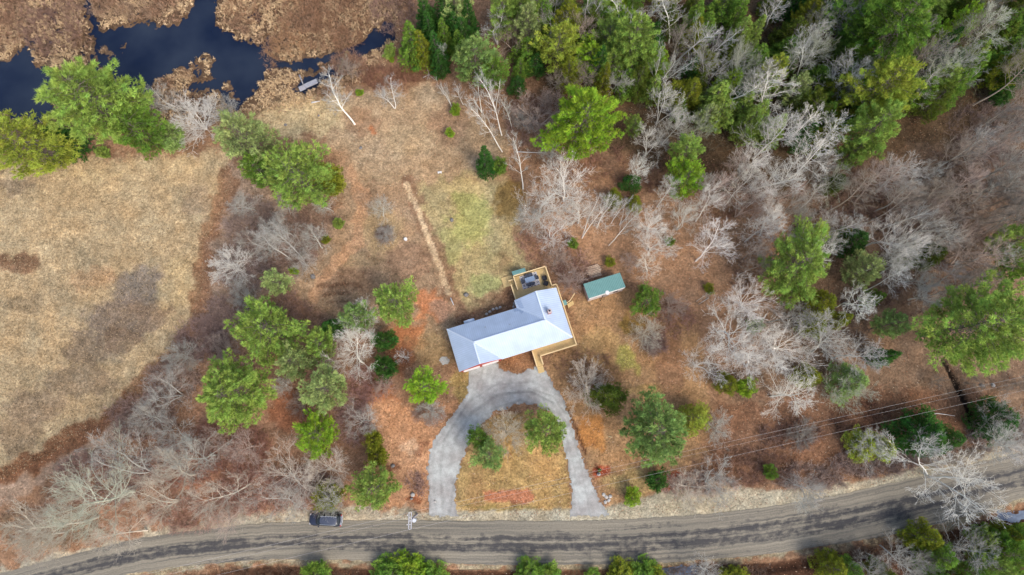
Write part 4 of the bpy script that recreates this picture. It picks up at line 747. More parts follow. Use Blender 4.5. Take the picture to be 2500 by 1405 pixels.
BARE = [  # kind, crown centre px, radius, height, tone, label
    ('dense', 478, 290, 62, 7, 'pale', 'grey star shaped leafless tree on the pond shore'), ('bare', 400, 246, 34, 7, 'grey', 'thin grey leafless tree between the largest shore pine and the star shaped one'), ('bare', 548, 278, 34, 6, 'grey', 'small grey leafless tree left of the upper rounded pine'),
    ('dense', 565, 650, 50, 5, 'pale', 'pale grey star shaped shrub on the field edge'), ('dense', 545, 852, 36, 4.5, 'red', None), ('dense', 440, 872, 40, 4.5, 'grey', None), ('bare', 412, 962, 50, 8, 'grey', None), ('bare', 365, 1032, 46, 8, 'grey', None), ('bare', 880, 802, 46, 9, 'pale', 'pale bare tree touching the blue green pine, upper of two'), ('bare', 870, 880, 54, 9, 'pale', 'pale bare tree left of the dark round bushes, lower of two'),
    ('dense', 815, 866, 38, 5, 'red', None), ('birch', 990, 868, 20, 6, 'white', 'small lone birch on the lawn left of the garage'), ('dense', 935, 945, 26, 4, 'red', None), ('bare', 872, 1035, 38, 6, 'grey', None), ('dense', 1052, 1000, 32, 4, 'grey', None), ('bare', 928, 515, 30, 5, 'grey', 'thin leafless tree on the worn lawn left of the path'), ('dense', 943, 575, 25, 2.5, 'grey', 'round grey leafless bush on the worn lawn'),
    ('dense', 1235, 1055, 52, 7, 'tan', 'tan leafless tree in the middle of the driveway island'), ('dense', 1432, 940, 58, 6, 'tan', 'tan leafless tree with radiating limbs right of the driveway'), ('dense', 1580, 812, 40, 5, 'tan', 'tan leafless shrub on the lawn right of the house'), ('dense', 1592, 850, 20, 2.6, 'red', None), ('dense', 1640, 745, 34, 5, 'red', None), ('bare', 1587, 655, 28, 4.5, 'pale', 'small twisted pale tree right of the shed'), ('dense', 1540, 640, 24, 4, 'red', None), ('dense', 1395, 682, 34, 4.5, 'red', None), ('dense', 1362, 630, 28, 4, 'red', None),
    ('bare', 1325, 500, 58, 11, 'pale', None), ('bare', 1385, 455, 62, 12, 'pale', None), ('bare', 1302, 548, 40, 9, 'grey', None), ('bare', 1350, 562, 42, 9, 'pale', None), ('bare', 1420, 520, 40, 10, 'pale', None), ('bare', 1468, 530, 34, 10, 'pale', None), ('bare', 1598, 540, 46, 11, 'pale', None), ('bare', 1602, 592, 38, 9, 'pale', None), ('bare', 1676, 533, 34, 11, 'pale', None), ('bare', 1728, 508, 36, 12, 'pale', None), ('bare', 1728, 612, 54, 12, 'pale', None), ('bare', 1855, 562, 44, 12, 'pale', None), ('bare', 1622, 478, 30, 10, 'pale', None), ('bare', 1572, 415, 32, 10, 'pale', None),
    ('bare', 1828, 722, 54, 12, 'pale', None), ('bare', 1786, 796, 74, 12, 'pale', None), ('bare', 1725, 888, 46, 10, 'pale', None), ('bare', 1925, 835, 64, 12, 'pale', None), ('bare', 1860, 885, 70, 12, 'pale', None), ('bare', 1913, 965, 58, 9, 'pale', None), ('tall', 1982, 778, 40, 11, 'grey', None), ('tall', 2040, 848, 60, 14, 'grey', None), ('tall', 2092, 862, 50, 14, 'grey', None), ('bare', 2065, 946, 46, 9, 'green', None), ('tall', 2092, 732, 42, 12, 'pale', None), ('tall', 1915, 770, 44, 12, 'dark', None),
    ('bare', 1622, 262, 38, 11, 'pale', None), ('bare', 1636, 315, 34, 10, 'pale', None), ('bare', 1700, 312, 34, 10, 'green', None), ('bare', 1590, 350, 34, 9, 'pale', None), ('bare', 1745, 152, 46, 13, 'grey', None), ('tall', 1868, 232, 58, 14, 'pale', None), ('tall', 1966, 296, 42, 13, 'pale', None), ('bare', 1882, 342, 52, 13, 'pale', None), ('bare', 1880, 425, 56, 13, 'pale', None), ('tall', 1960, 400, 52, 14, 'pale', None), ('bare', 1830, 400, 44, 12, 'pale', None), ('tall', 2020, 345, 44, 13, 'pale', None), ('bare', 2046, 448, 38, 9, 'green', None), ('bare', 1800, 470, 40, 11, 'pale', None),
    ('tall', 2042, 175, 56, 15, 'grey', None), ('tall', 1950, 130, 44, 14, 'grey', None), ('tall', 2055, 60, 40, 14, 'dark', None), ('tall', 2283, 140, 50, 15, 'dark', None), ('tall', 2405, 85, 52, 15, 'green', None), ('tall', 2458, 200, 50, 14, 'brown', None), ('bare', 1262, 92, 34, 10, 'red', None), ('bare', 1352, 28, 42, 12, 'grey', None), ('bare', 1437, 88, 40, 10, 'red', None), ('bare', 1420, 165, 42, 8, 'brown', None), ('bare', 1318, 275, 54, 9, 'red', None), ('bare', 1506, 190, 34, 8, 'grey', None), ('bare', 1370, 190, 30, 7, 'brown', None),
    ('bare', 2167, 573, 54, 13, 'pale', None), ('bare', 2250, 572, 42, 12, 'pale', None), ('bare', 2392, 622, 72, 13, 'red', None), ('tall', 2200, 650, 50, 12, 'grey', None), ('tall', 2314, 582, 40, 12, 'grey', None), ('bare', 2270, 716, 38, 10, 'pale', None), ('tall', 2050, 592, 34, 9, 'grey', None), ('tall', 1895, 545, 40, 12, 'pale', None),
    ('bare', 685, 1160, 66, 9, 'tan', None), ('bare', 785, 1150, 54, 8, 'tan', None), ('bare', 690, 1225, 50, 7, 'grey', None), ('bare', 795, 1208, 40, 7, 'grey', 'grey leafless tree whose twigs hang over the dark parked car'), ('bare', 600, 1088, 44, 7, 'red', None), ('dense', 520, 1085, 40, 4.5, 'red', None), ('bare', 2120, 1110, 50, 7, 'grey', None), ('bare', 1740, 1180, 50, 6, 'grey', None), ('bare', 1690, 1190, 40, 5, 'tan', None), ('bare', 1960, 1190, 44, 7, 'grey', None),
    ('bare', 2190, 1345, 52, 8, 'grey', None), ('bare', 2345, 1345, 60, 9, 'grey', None), ('bare', 2140, 1390, 44, 8, 'grey', None), ('bare', 1725, 1392, 36, 6, 'grey', None), ('bare', 2440, 1035, 46, 9, 'grey', None), ('bare', 2250, 1395, 40, 8, 'dark', None), ('bare', 2480, 1090, 44, 8, 'pale', None), ('dense', 1345, 245, 30, 4, 'red', None), ('dense', 850, 165, 26, 2.5, 'brown', None), ('dense', 1755, 1045, 34, 4, 'grey', None), ('dense', 1960, 1060, 36, 3.5, 'dark', None),
    ('bare', 700, 560, 40, 8, 'grey', None), ('bare', 770, 590, 36, 7, 'grey', None), ('bare', 640, 600, 38, 7, 'grey', None), ('bare', 610, 500, 34, 6, 'grey', None), ('bare', 690, 505, 30, 7, 'grey', None), ('bare', 800, 500, 26, 6, 'grey', None), ('dense', 740, 640, 34, 3.5, 'grey', None), ('dense', 590, 720, 34, 4, 'grey', None), ('dense', 730, 985, 30, 4, 'red', None), ('dense', 690, 940, 26, 4, 'grey', None)]
for kind, px, py, r, h, tone, lab in BARE: crown(kind, px, py, r, h, tone, lab, cz=.6)

LEAN = [  # kind, base px, top px, height, spread px, tone, label
    ('birch', 866, 304, 792, 182, 14, 46, 'white', 'largest lone white birch leaning across the clearing below the dock', 0), ('birch', 963, 265, 940, 186, 12, 26, 'white', 'white birch right of the largest lone one, left stem of a pair', 1), ('birch', 965, 265, 972, 196, 11, 26, 'white', 'white birch right of the largest lone one, right stem of a pair', 3),
    ('birch', 1226, 371, 1140, 243, 14, 30, 'white', None), ('birch', 1225, 331, 1175, 172, 17, 28, 'white', None), ('birch', 1176, 275, 1140, 190, 13, 24, 'white', None), ('birch', 1250, 314, 1231, 228, 12, 16, 'white', None), ('birch', 1131, 256, 1106, 186, 11, 16, 'white', None), ('birch', 1102, 260, 1073, 182, 12, 16, 'white', None), ('birch', 1214, 108, 1193, 15, 14, 34, 'white', None), ('birch', 1083, 150, 1070, 106, 9, 14, 'white', None), ('birch', 1277, 462, 1255, 345, 13, 26, 'pale', None), ('birch', 1210, 270, 1205, 190, 13, 22, 'white', None),
    ('birch', 1430, 72, 1442, -10, 13, 30, 'white', None), ('birch', 1512, 70, 1500, -15, 13, 30, 'white', None), ('birch', 1525, 66, 1552, -5, 13, 34, 'white', None), ('birch', 1590, 40, 1630, -30, 12, 30, 'white', None), ('birch', 1633, 105, 1668, 5, 15, 42, 'white', None), ('birch', 1656, 150, 1722, 52, 16, 42, 'white', None), ('birch', 1588, 222, 1607, 122, 15, 20, 'white', None), ('birch', 1604, 216, 1652, 118, 16, 22, 'white', None), ('birch', 1608, 214, 1690, 150, 14, 24, 'white', None), ('birch', 1720, 150, 1800, 80, 14, 30, 'white', None), ('birch', 1745, 262, 1812, 180, 15, 34, 'white', None), ('birch', 1868, 70, 1905, 5, 13, 36, 'white', None), ('birch', 1942, 200, 1965, 95, 16, 34, 'white', None), ('birch', 1960, 66, 2030, 20, 13, 34, 'white', None), ('birch', 2200, 275, 2275, 215, 13, 32, 'white', None), ('birch', 2340, 215, 2395, 180, 11, 24, 'white', None),
    ('birch', 1421, 582, 1472, 460, 15, 22, 'pale', None), ('birch', 1493, 545, 1526, 478, 12, 18, 'pale', None), ('birch', 1512, 550, 1556, 480, 12, 18, 'pale', None), ('birch', 1486, 600, 1570, 515, 14, 20, 'pale', None), ('birch', 2148, 564, 2275, 490, 16, 26, 'white', None), ('birch', 2236, 566, 2305, 528, 13, 24, 'white', None), ('birch', 1700, 736, 1735, 715, 5, 10, 'pale', None),
    ('birch', 2203, 1075, 2300, 1062, 12, 32, 'white', 'upper of two white birches leaning over the very dark evergreen by the road'), ('birch', 2205, 1097, 2296, 1108, 12, 32, 'white', 'lower of two white birches leaning right beside the road'), ('bare', 2262, 1160, 2345, 1190, 13, 84, 'pale', 'broad pale leafless tree hanging over the road at the right'), ('tall', 1960, 1200, 1962, 1250, 8, 28, 'grey', None),
    ('bare', 330, 1200, 130, 1215, 20, 104, 'green', 'biggest grey leafless tree in the row along the bottom left of the field'), ('bare', 240, 1262, 60, 1290, 16, 80, 'tan', None), ('bare', 478, 1161, 355, 1155, 13, 66, 'tan', None), ('bare', 370, 1150, 250, 1130, 14, 66, 'grey', None), ('bare', 440, 1222, 320, 1235, 11, 52, 'tan', None), ('bare', 530, 1112, 430, 1092, 12, 58, 'grey', None), ('bare', 616, 1180, 530, 1222, 11, 56, 'tan', None), ('tall', 360, 1295, 270, 1340, 12, 50, 'tan', 'tan leafless tree whose crown reaches over the road at the lower left'), ('tall', 560, 1250, 520, 1290, 9, 42, 'red', None), ('bare', 470, 1075, 380, 1062, 10, 50, 'grey', None),
    ('bare', 745, 640, 660, 545, 9, 36, 'grey', None), ('tall', 720, 640, 640, 560, 10, 34, 'grey', None), ('bare', 160, 1300, 60, 1330, 12, 60, 'tan', None), ('tall', 2420, 1075, 2480, 1050, 11, 44, 'grey', None), ('tall', 1395, 1022, 1398, 1004, 2, 8, 'grey', None)]
for a in LEAN: leaner(*a)

# further trees of the right hand wood
def fill(poly, n, kinds, tones, hr, rr, mind, seed):
    r_ = np.random.default_rng(seed); P = np.array(poly); k = 0; tries = 0
    while k < n and tries < n * 60:
        tries += 1
        x, y = r_.uniform(P[:, 0].min(), P[:, 0].max()), r_.uniform(P[:, 1].min(), P[:, 1].max())
        if poly_sd(np.array([x]), np.array([y]), poly)[0] > 0: continue
        if min(math.hypot(x - a, y - b) for a, b, _ in CENTRES) < mind: continue
        crown(kinds[r_.integers(len(kinds))], x, y, r_.uniform(*rr), r_.uniform(*hr), tones[r_.integers(len(tones))]); k += 1
fill([(2060, 480), (2200, 430), (2500, 240), (2540, 260), (2540, 560), (2330, 560), (2150, 540)], 34, ['tall'], ['grey', 'brown', 'brown', 'dark', 'red'], (12, 16), (30, 50), 24, 1)
fill([(1240, -40), (2540, -40), (2540, 210), (2260, 260), (2000, 330), (1780, 290), (1600, 220), (1290, 140)], 105, ['hemlock', 'hemlock', 'pine', 'spruce'], ['OG', 'OD', 'DG', 'MG', 'LG', 'MG', 'LG', 'BR'], (7, 12), (26, 46), 25, 2)
fill([(1560, 20), (2540, -20), (2540, 240), (2100, 240), (1700, 200)], 14, ['tall', 'bare'], ['grey', 'green', 'dark', 'brown'], (13, 16), (28, 42), 30, 3)
fill([(1750, 560), (2500, 480), (2540, 560), (2540, 720), (2200, 730), (2000, 620), (1800, 680)], 16, ['tall', 'bare'], ['grey', 'brown', 'dark', 'pale'], (9, 13), (26, 42), 36, 4)
fill([(1700, 400), (2080, 420), (2060, 560), (1640, 480)], 12, ['tall', 'bare'], ['pale', 'grey', 'red'], (9, 13), (26, 40), 32, 5)
fill([(2000, 1390), (2200, 1345), (2500, 1290), (2540, 1300), (2540, 1420), (2000, 1420)], 12, ['hemlock', 'pine', 'bare'], ['grey'] if False else ['OG'], (6, 9), (22, 36), 24, 6) if False else None
fill([(2100, 1395), (2250, 1340), (2500, 1285), (2540, 1300), (2540, 1430), (2100, 1430)], 8, ['hemlock'], ['OG', 'OD', 'MG'], (6, 9), (26, 36), 26, 7)
fill([(1250, 330), (1380, 420), (1560, 400), (1560, 360), (1330, 220)], 5, ['dense'], ['red', 'grey'], (3, 5), (24, 34), 40, 8)
fill([(2200, 850), (2500, 920), (2500, 960), (2250, 950)], 4, ['dense'], ['brown'], (2, 3), (16, 24), 30, 9)

# ------------------------------------------------------------------ house
HR = math.radians(17.2)
def metal_roof(name, col, rough):
    return mat(name, col, rough, .0, .05, .5, 0, .5)
M_ROOF = mat('white_metal_roof', (.40, .475, .58), .62, .0, .09, .7, 0, .25); M_RIB = mat('roof_rib', (.335, .41, .52), .62, .0, .03, 1)  # ribs coloured darker than the roof, in place of their weak shadows
M_GREENROOF = mat('green_metal_roof', (.135, .27, .245), .5, .1, .08, 1.5); M_GREENRIB = mat('green_roof_rib', (.19, .35, .32), .5, .1, .05, 2)
M_WOOD = mat('new_lumber', (.50, .36, .16), .7, 0, .12, 4); M_WOODT = mat('lumber_rail', (.62, .46, .24), .7, 0, .08, 3)
M_SIDING = mat('red_siding', (.36, .055, .035), .7); M_WHITE = mat('white_trim', (.6, .58, .55), .6, 0, .04); M_DARK = mat('dark_glass', (.02, .025, .03), .15, 0, .1); M_GREY = mat('weathered_grey', (.30, .29, .30), .8, 0, .25, 5)
O = (-5.945 , 12.70)
house = thing('house', 'long red sided house with white ribbed metal hip and gable roof', 'house', (O[0], O[1], 0), HR)
EZ, RZ, HW = 3.3, 5.75, 3.56
W, D_ = -3.52, None
def slope(name, pts, ribdir, inner=None, mt=M_ROOF, mr=M_RIB, parent=house, sp=.32, rn='rib'):
    pts = [Vector(p) for p in pts]; n = (pts[1] - pts[0]).cross(pts[2] - pts[0]).normalized()
    if n.z < 0: pts.reverse(); n = -n
    th = .10; k = len(pts); b = MB(); b.add([p for p in pts] + [p - n * th for p in pts], [tuple(range(k)), tuple(range(2 * k - 1, k - 1, -1))] + [(i, k + i, k + (i + 1) % k, (i + 1) % k) for i in range(k)])
    s = b.build(name, mt, parent)
    # ribs run down the slope: clip lines against the polygon
    g = Vector(ribdir).normalized(); g = (g - n * g.dot(n)).normalized(); c = n.cross(g).normalized()
    u = [p.dot(c) for p in pts]; r = MB(); x = min(u) + sp / 2
    while x < max(u):
        hits = []
        for i in range(k):
            a, q = pts[i], pts[(i + 1) % k]; ua, uq = a.dot(c) - x, q.dot(c) - x
            if (ua < 0) != (uq < 0): hits.append(a.lerp(q, ua / (ua - uq)))
        if len(hits) == 2 and (hits[0] - hits[1]).length > .25:
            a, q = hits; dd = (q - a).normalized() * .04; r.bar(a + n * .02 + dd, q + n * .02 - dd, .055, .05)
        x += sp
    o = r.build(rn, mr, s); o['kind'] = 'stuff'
    return s
YN = 4.86; XE = 15.16; XR = 11.64; XV = 8.12
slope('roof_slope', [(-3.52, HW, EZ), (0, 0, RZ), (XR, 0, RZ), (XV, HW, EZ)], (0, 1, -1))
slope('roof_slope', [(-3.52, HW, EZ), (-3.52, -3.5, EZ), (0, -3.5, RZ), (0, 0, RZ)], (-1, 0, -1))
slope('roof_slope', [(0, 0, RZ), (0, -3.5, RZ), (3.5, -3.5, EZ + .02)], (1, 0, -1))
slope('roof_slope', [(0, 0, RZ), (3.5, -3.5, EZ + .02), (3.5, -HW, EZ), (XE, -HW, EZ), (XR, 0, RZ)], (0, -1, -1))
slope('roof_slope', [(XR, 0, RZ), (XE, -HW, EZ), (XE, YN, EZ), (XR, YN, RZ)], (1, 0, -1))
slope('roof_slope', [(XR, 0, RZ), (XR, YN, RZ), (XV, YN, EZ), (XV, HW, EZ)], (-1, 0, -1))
caps = MB()
for a, q in (((0, 0, RZ), (XR, 0, RZ)), ((0, 0, RZ), (0, -3.5, RZ)), ((XR, 0, RZ), (XR, YN, RZ)), ((-3.52, HW, EZ), (0, 0, RZ)), ((XR, 0, RZ), (XE, -HW, EZ))):
    caps.bar(Vector(a) + Vector((0, 0, .05)), Vector(q) + Vector((0, 0, .05)), .22, .05)
caps.build('ridge_cap', mat('ridge_cap_metal', (.48, .54, .62), .6, .0, .03), house)
vly = MB()
for a, q in (((0, 0, RZ), (3.5, -3.5, EZ)), ((XR, 0, RZ), (XV, HW, EZ))): vly.bar(Vector(a) + Vector((0, 0, .03)), Vector(q) + Vector((0, 0, .03)), .2, .03)
vly.build('valley_flashing', mat('flashing', (.42, .49, .58), .5, .1, .03), house)
def rz_w(x): return RZ - (XR - x) * (RZ - EZ) / 3.52 + .035
def rz_n(y): return RZ - y * (RZ - EZ) / HW + .035
MB().add([(8.3, 4.6, rz_w(8.3)), (9.05, 4.55, rz_w(9.05)), (9.2, 3.0, rz_w(9.2)), (8.5, 3.35, rz_w(8.5))], [(0, 3, 2, 1)]).build('darker_patch', mat('darker_patch_colour', (.27, .34, .46), .45, .1, .05), house)  # darker flat quads laid over the roof slopes beside the valley
MB().add([(7.5, 3.5, rz_n(3.5)), (8.1, 3.5, rz_n(3.5)), (9.0, 2.55, rz_n(2.55)), (8.5, 2.3, rz_n(2.3)), (8.3, 2.9, rz_n(2.9)), (7.5, 3.0, rz_n(3.0))], [(0, 1, 2, 3, 4, 5)]).build('darker_patch', bpy.data.materials['darker_patch_colour'], house)
for x, y in ((6.2, 1.1), (2.4, 1.9)): MB().tube([(x, y, rz_n(y) - .1), (x, y, rz_n(y) + .35)], .06, 8).build('vent_pipe', M_GREY, house)
eav = MB()
for a, q in (((-3.5, HW, EZ), (XV, HW, EZ)), ((-3.52, HW, EZ), (-3.52, -3.5, EZ)), ((3.5, -HW, EZ), (XE, -HW, EZ)), ((XE, -HW, EZ), (XE, YN, EZ)), ((XV, HW, EZ), (XV, YN, EZ))):
    eav.bar(Vector(a) + Vector((0, 0, -.13)), Vector(q) + Vector((0, 0, -.13)), .05, .18)
eav.build('eave_fascia', M_WHITE, house)
w = MB(); w.box(-3.15, 14.8, -3.2, 3.2, 0, EZ - .02).box(XV + .35, 14.8, 3.2, 4.5, 0, EZ - .02); w.box(-3.15, 3.3, -3.44, -3.2, 0, EZ - .02).build('wall', M_SIDING, house)
g = MB(); g.add([(-3.3, -3.44, EZ - .12), (3.3, -3.44, EZ - .12), (0, -3.44, RZ - .12), (-3.3, -3.26, EZ - .12), (3.3, -3.26, EZ - .12), (0, -3.26, RZ - .12)], [(0, 1, 2), (3, 5, 4), (0, 2, 5, 3), (1, 4, 5, 2)])
g.add([(XV + .35, 4.5, EZ - .02), (14.8, 4.5, EZ - .02), (XR, 4.5, RZ - .2), (XV + .35, 4.3, EZ - .02), (14.8, 4.3, EZ - .02), (XR, 4.3, RZ - .2)], [(0, 2, 1), (3, 4, 5), (0, 3, 5, 2), (1, 2, 5, 4)])
g.build('gable', M_SIDING, house)
for x in (-1.55, 1.55):
    dr = MB().box(x - 1.25, x + 1.25, -3.51, -3.44, .05, 2.3).build('garage_door', M_WHITE, house)
    MB().bar((x - 1.35, -3.55, 2.42), (x + 1.35, -3.55, 2.42), .22, .14).build('door_header', M_WHITE, dr)
tr_ = MB()
tr_.bar((-3.5, -3.53, EZ - .1), (0, -3.53, RZ - .1), .05, .2).bar((0, -3.53, RZ - .1), (3.45, -3.53, EZ - .1), .05, .2); tr_.build('rake_board', mat('red_trim', (.42, .07, .045), .6), house)
for x, w_ in ((4.6, 1.2), (6.6, 1.6), (10.6, 1.0), (13, 1.6)):
    f = MB().box(x - w_ / 2, x + w_ / 2, -3.26, -3.2, 1.0, 2.3).build('window', M_WHITE, house); MB().box(x - w_ / 2 + .08, x + w_ / 2 - .08, -3.275, -3.255, 1.08, 2.22).build('pane', M_DARK, f)
for x, w_ in ((1.5, 1.2), (5, 1.4)):
    f = MB().box(x - w_ / 2, x + w_ / 2, 3.2, 3.26, 1.0, 2.3).build('window', M_WHITE, house); MB().box(x - w_ / 2 + .08, x + w_ / 2 - .08, 3.255, 3.275, 1.08, 2.22).build('pane', M_DARK, f)
for x, w_ in ((10.2, 1.8), (13, 1.4)):
    f = MB().box(x - w_ / 2, x + w_ / 2, 4.5, 4.56, 1.1, 2.9).build('window', M_WHITE, house); MB().box(x - w_ / 2 + .08, x + w_ / 2 - .08, 4.555, 4.575, 1.18, 2.82).build('pane', M_DARK, f)
ch = MB().box(12.42, 12.92, .8, 1.35, 4.6, 6.4).build('chimney', mat('brick_chimney', (.42, .20, .17), .85, 0, .3, 9), house)
MB().box(12.37, 12.97, .75, 1.4, 6.4, 6.48).build('chimney_cap', mat('cap_stone', (.45, .36, .34), .8), ch); MB().tube([(12.67, 1.08, 6.4), (12.67, 1.08, 6.8)], .14, 10).build('flue', M_DARK, ch)
bay = MB().box(-.5, .95, 3.2, 4.0, .3, 2.5).build('bay_wall', M_SIDING, house)
slope('bay_roof', [(-.62, 3.45, 2.85), (-.62, 4.15, 2.5), (.25, 4.15, 2.75), (.25, 3.45, 3.0)], (0, 1, -.5), sp=.3)
slope('bay_roof', [(.25, 3.45, 3.0), (.25, 4.15, 2.75), (1.1, 4.15, 2.5), (1.1, 3.45, 2.85)], (0, 1, -.5), sp=.3)

# decks
def local(x, y, z=0):
    return (O[0] + x * math.cos(HR) - y * math.sin(HR), O[1] + x * math.sin(HR) + y * math.cos(HR), z)
DZ = .95
def railing(par, pts, z=DZ):
    for a, q in zip(pts, pts[1:]):
        r = MB().bar((*a, z + .98), (*q, z + .98), .17, .05).build('handrail', M_WOODT, par)
        L = math.dist(a, q); n = max(1, int(L / 1.8)); 
        p = MB()
        for i in range(n + 1):
            x, y = a[0] + (q[0] - a[0]) * i / n, a[1] + (q[1] - a[1]) * i / n; MB().box(x - .045, x + .045, y - .045, y + .045, z - .1, z + .95).build('post', M_WOODT, par)
        m = int(L / .14)
        for i in range(m):
            f = (i + .5) / m; x, y = a[0] + (q[0] - a[0]) * f, a[1] + (q[1] - a[1]) * f; p.box(x - .018, x + .018, y - .018, y + .018, z + .08, z + .95)
        o = p.build('balusters', M_WOOD, r); o['kind'] = 'stuff'
def boards(par, x0, x1, y0, y1, z=DZ, along='x', name='deck_boards'):
    b = MB(); s = .145; k = 0
    rd = random.Random(int(x0 * 10 + y0))
    if along == 'x':
        y = y0
        while y < y1 - .01: b.box(x0, x1, y, min(y + s - .01, y1), z - .04 + rd.uniform(0, .004), z); y += s
    else:
        x = x0
        while x < x1 - .01: b.box(x, min(x + s - .01, x1), y0, y1, z - .04, z + rd.uniform(0, .004)); x += s
    o = b.build(name, M_WOOD, par); o['kind'] = 'stuff'
    MB().box(x0, x1, y0, y1, z - .24, z - .05).build('joist_frame', M_WOOD, par)
nd = thing('rear_deck', 'golden wooden rear deck carrying the patterned rug and outdoor furniture', 'deck', (O[0], O[1], 0), HR)
boards(nd, 9.28, 14.77, 4.5, 9.02); boards(nd, 8.47, 9.27, 4.9, 6.6)
railing(nd, [(9.24, 6.65), (9.24, 9.0), (14.76, 9.0), (14.76, 5.64), (15.56, 5.64)]); railing(nd, [(8.45, 7.75), (8.45, 4.95)])
MB().box(14.8, 15.56, 4.95, 5.6, DZ - .14, DZ).build('corner_platform', M_WOOD, nd)
for i in range(7): MB().box(8.5, 9.18, 6.62 + i * .19, 6.62 + i * .19 + .2, DZ - .13 * (i + 1) - .04, DZ - .13 * (i + 1)).build('step', M_WOOD, nd)
for i, y in enumerate(np.arange(7.93, 9.6, .57)): MB().box(7.3, 9.2, y, y + .55, .04, .16).build('landing_panel', M_WOOD, nd)
railing(nd, [(8.3, 8.62), (9.15, 8.62)], 0.1)
for x in (11.9, 13.2): MB().bar((x, 9.06, 1.2), (x, 9.45, 1.6), .06, .06).build('bracket', M_WOODT, nd)
sd2 = thing('front_deck', 'golden wooden front deck wrapping the corner with a walkway to the driveway', 'deck', (O[0], O[1], 0), HR)
boards(sd2, 8.5, 15.56, -4.75, -3.2); boards(sd2, 14.82, 15.56, -3.18, 4.92, along='y'); boards(sd2, 8.5, 9.5, -6.2, -4.77)
railing(sd2, [(15.58, 5.62), (15.58, -4.75), (9.52, -4.75), (9.52, -6.15)]); railing(sd2, [(8.48, -3.6), (8.48, -6.15)])
for i in range(4): MB().box(8.5, 9.5, -6.24 - .25 * (i + 1), -6.24 - .25 * i, DZ - .2 * (i + 1) - .04, DZ - .2 * (i + 1)).build('step', M_WOOD, sd2)
gl = thing('green_roofed_bin', 'low store with green metal roof against the rear deck railing', 'storage bin', (O[0], O[1], 0), HR)
MB().box(9.3, 11.35, 9.1, 9.72, 0, 1.5).build('cabinet', M_GREY, gl); slope('roof_slope', [(9.2, 9.1, 1.95), (11.45, 9.1, 1.95), (11.45, 9.85, 1.65), (9.2, 9.85, 1.65)], (1, 0, 0), mt=M_GREENROOF, mr=M_GREENRIB, parent=gl, sp=.2)
gb = thing('side_entry_steps', 'wooden side steps with a small green canopy beside the house wall', 'steps', (O[0], O[1], 0), HR)
MB().box(15.66, 16.25, 2.05, 2.75, 0, 1.2).build('canopy_base', M_WOOD, gb); MB().box(15.62, 16.3, 2.0, 2.8, 1.22, 1.3).build('canopy', M_GREENROOF, gb)
MB().bar((16.3, 2.3, 1.1), (17.0, 2.55, 1.0), .12, .1).bar((17.0, 2.55, 1.0), (18.1, 3.5, .9), .12, .1).build('handrail', M_WOODT, gb)
for x, y in ((16.9, 2.5), (18.0, 3.4)): MB().box(x - .05, x + .05, y - .05, y + .05, 0, .95).build('post', M_WOODT, gb)
for i in range(4): MB().box(16.35 + i * .3, 16.6 + i * .3, 1.55 + i * .1, 2.2 + i * .1, 0, .8 - i * .2).build('step', M_WOOD, gb)

# rug, table, chairs
m, t, b = nodes('rug_pattern'); tc = N(t, 'ShaderNodeTexCoord'); mp = N(t, 'ShaderNodeMapping'); mp.inputs['Scale'].default_value = (1.72, 1.72, 1)
t.links.new(tc.outputs['Object'], mp.inputs['Vector']); sx = N(t, 'ShaderNodeSeparateXYZ'); t.links.new(mp.outputs[0], sx.inputs[0])
def mm(op, *a):
    q = N(t, 'ShaderNodeMath', operation=op)
    for i, v in enumerate(a):
        if isinstance(v, (int, float)): q.inputs[i].default_value = v
        else: t.links.new(v, q.inputs[i])
    return q.outputs[0]
fx = mm('ABSOLUTE', mm('SUBTRACT', mm('FRACT', mm('ADD', sx.outputs[0], 100.0)), .5)); fy = mm('ABSOLUTE', mm('SUBTRACT', mm('FRACT', mm('ADD', sx.outputs[1], 100.0)), .5))
dd = mm('ADD', fx, fy); ring = mm('MULTIPLY', mm('GREATER_THAN', dd, .16), mm('LESS_THAN', dd, .30)); outer = mm('MULTIPLY', mm('GREATER_THAN', dd, .42), mm('LESS_THAN', dd, .58)); dot = mm('LESS_THAN', dd, .06); far = mm('GREATER_THAN', dd, .86)
k = mm('MAXIMUM', mm('MAXIMUM', ring, outer), mm('MAXIMUM', dot, far)); mx = N(t, 'ShaderNodeMix', data_type='RGBA'); mx.inputs[6].default_value = (.03, .035, .07, 1); mx.inputs[7].default_value = (.68, .66, .64, 1)
t.links.new(k, mx.inputs[0]); t.links.new(mx.outputs[2], b.inputs['Base Color']); b.inputs['Roughness'].default_value = .9
rug = MB().box(-1.47, 1.47, -1.14, 1.14, 0, .012).build('rug', m); rug.location = local(11.67, 7.7, DZ + .006); rug.rotation_euler = (0, 0, HR)
tag(rug, 'navy and white patterned outdoor rug lying on the rear deck', 'rug')
M_TBL = mat('slate_table', (.19, .25, .34), .35, 0, .1, 6); M_CHR = mat('dark_wicker', (.055, .065, .09), .7, 0, .3, 20, .3); M_BLK = mat('black_wicker', (.018, .018, .024), .6, 0, .3, 20, .3)
tb = thing('patio_table', 'slate blue rectangular patio table standing on the patterned rug', 'table', local(11.67, 7.72, DZ + .02), HR)
MB().box(-.8, .8, -.42, .42, .70, .745).build('tabletop', M_TBL, tb, bevel=.01)
for x in (-.7, .7):
    for y in (-.34, .34): MB().box(x - .03, x + .03, y - .03, y + .03, 0, .70).build('leg', M_CHR, tb)
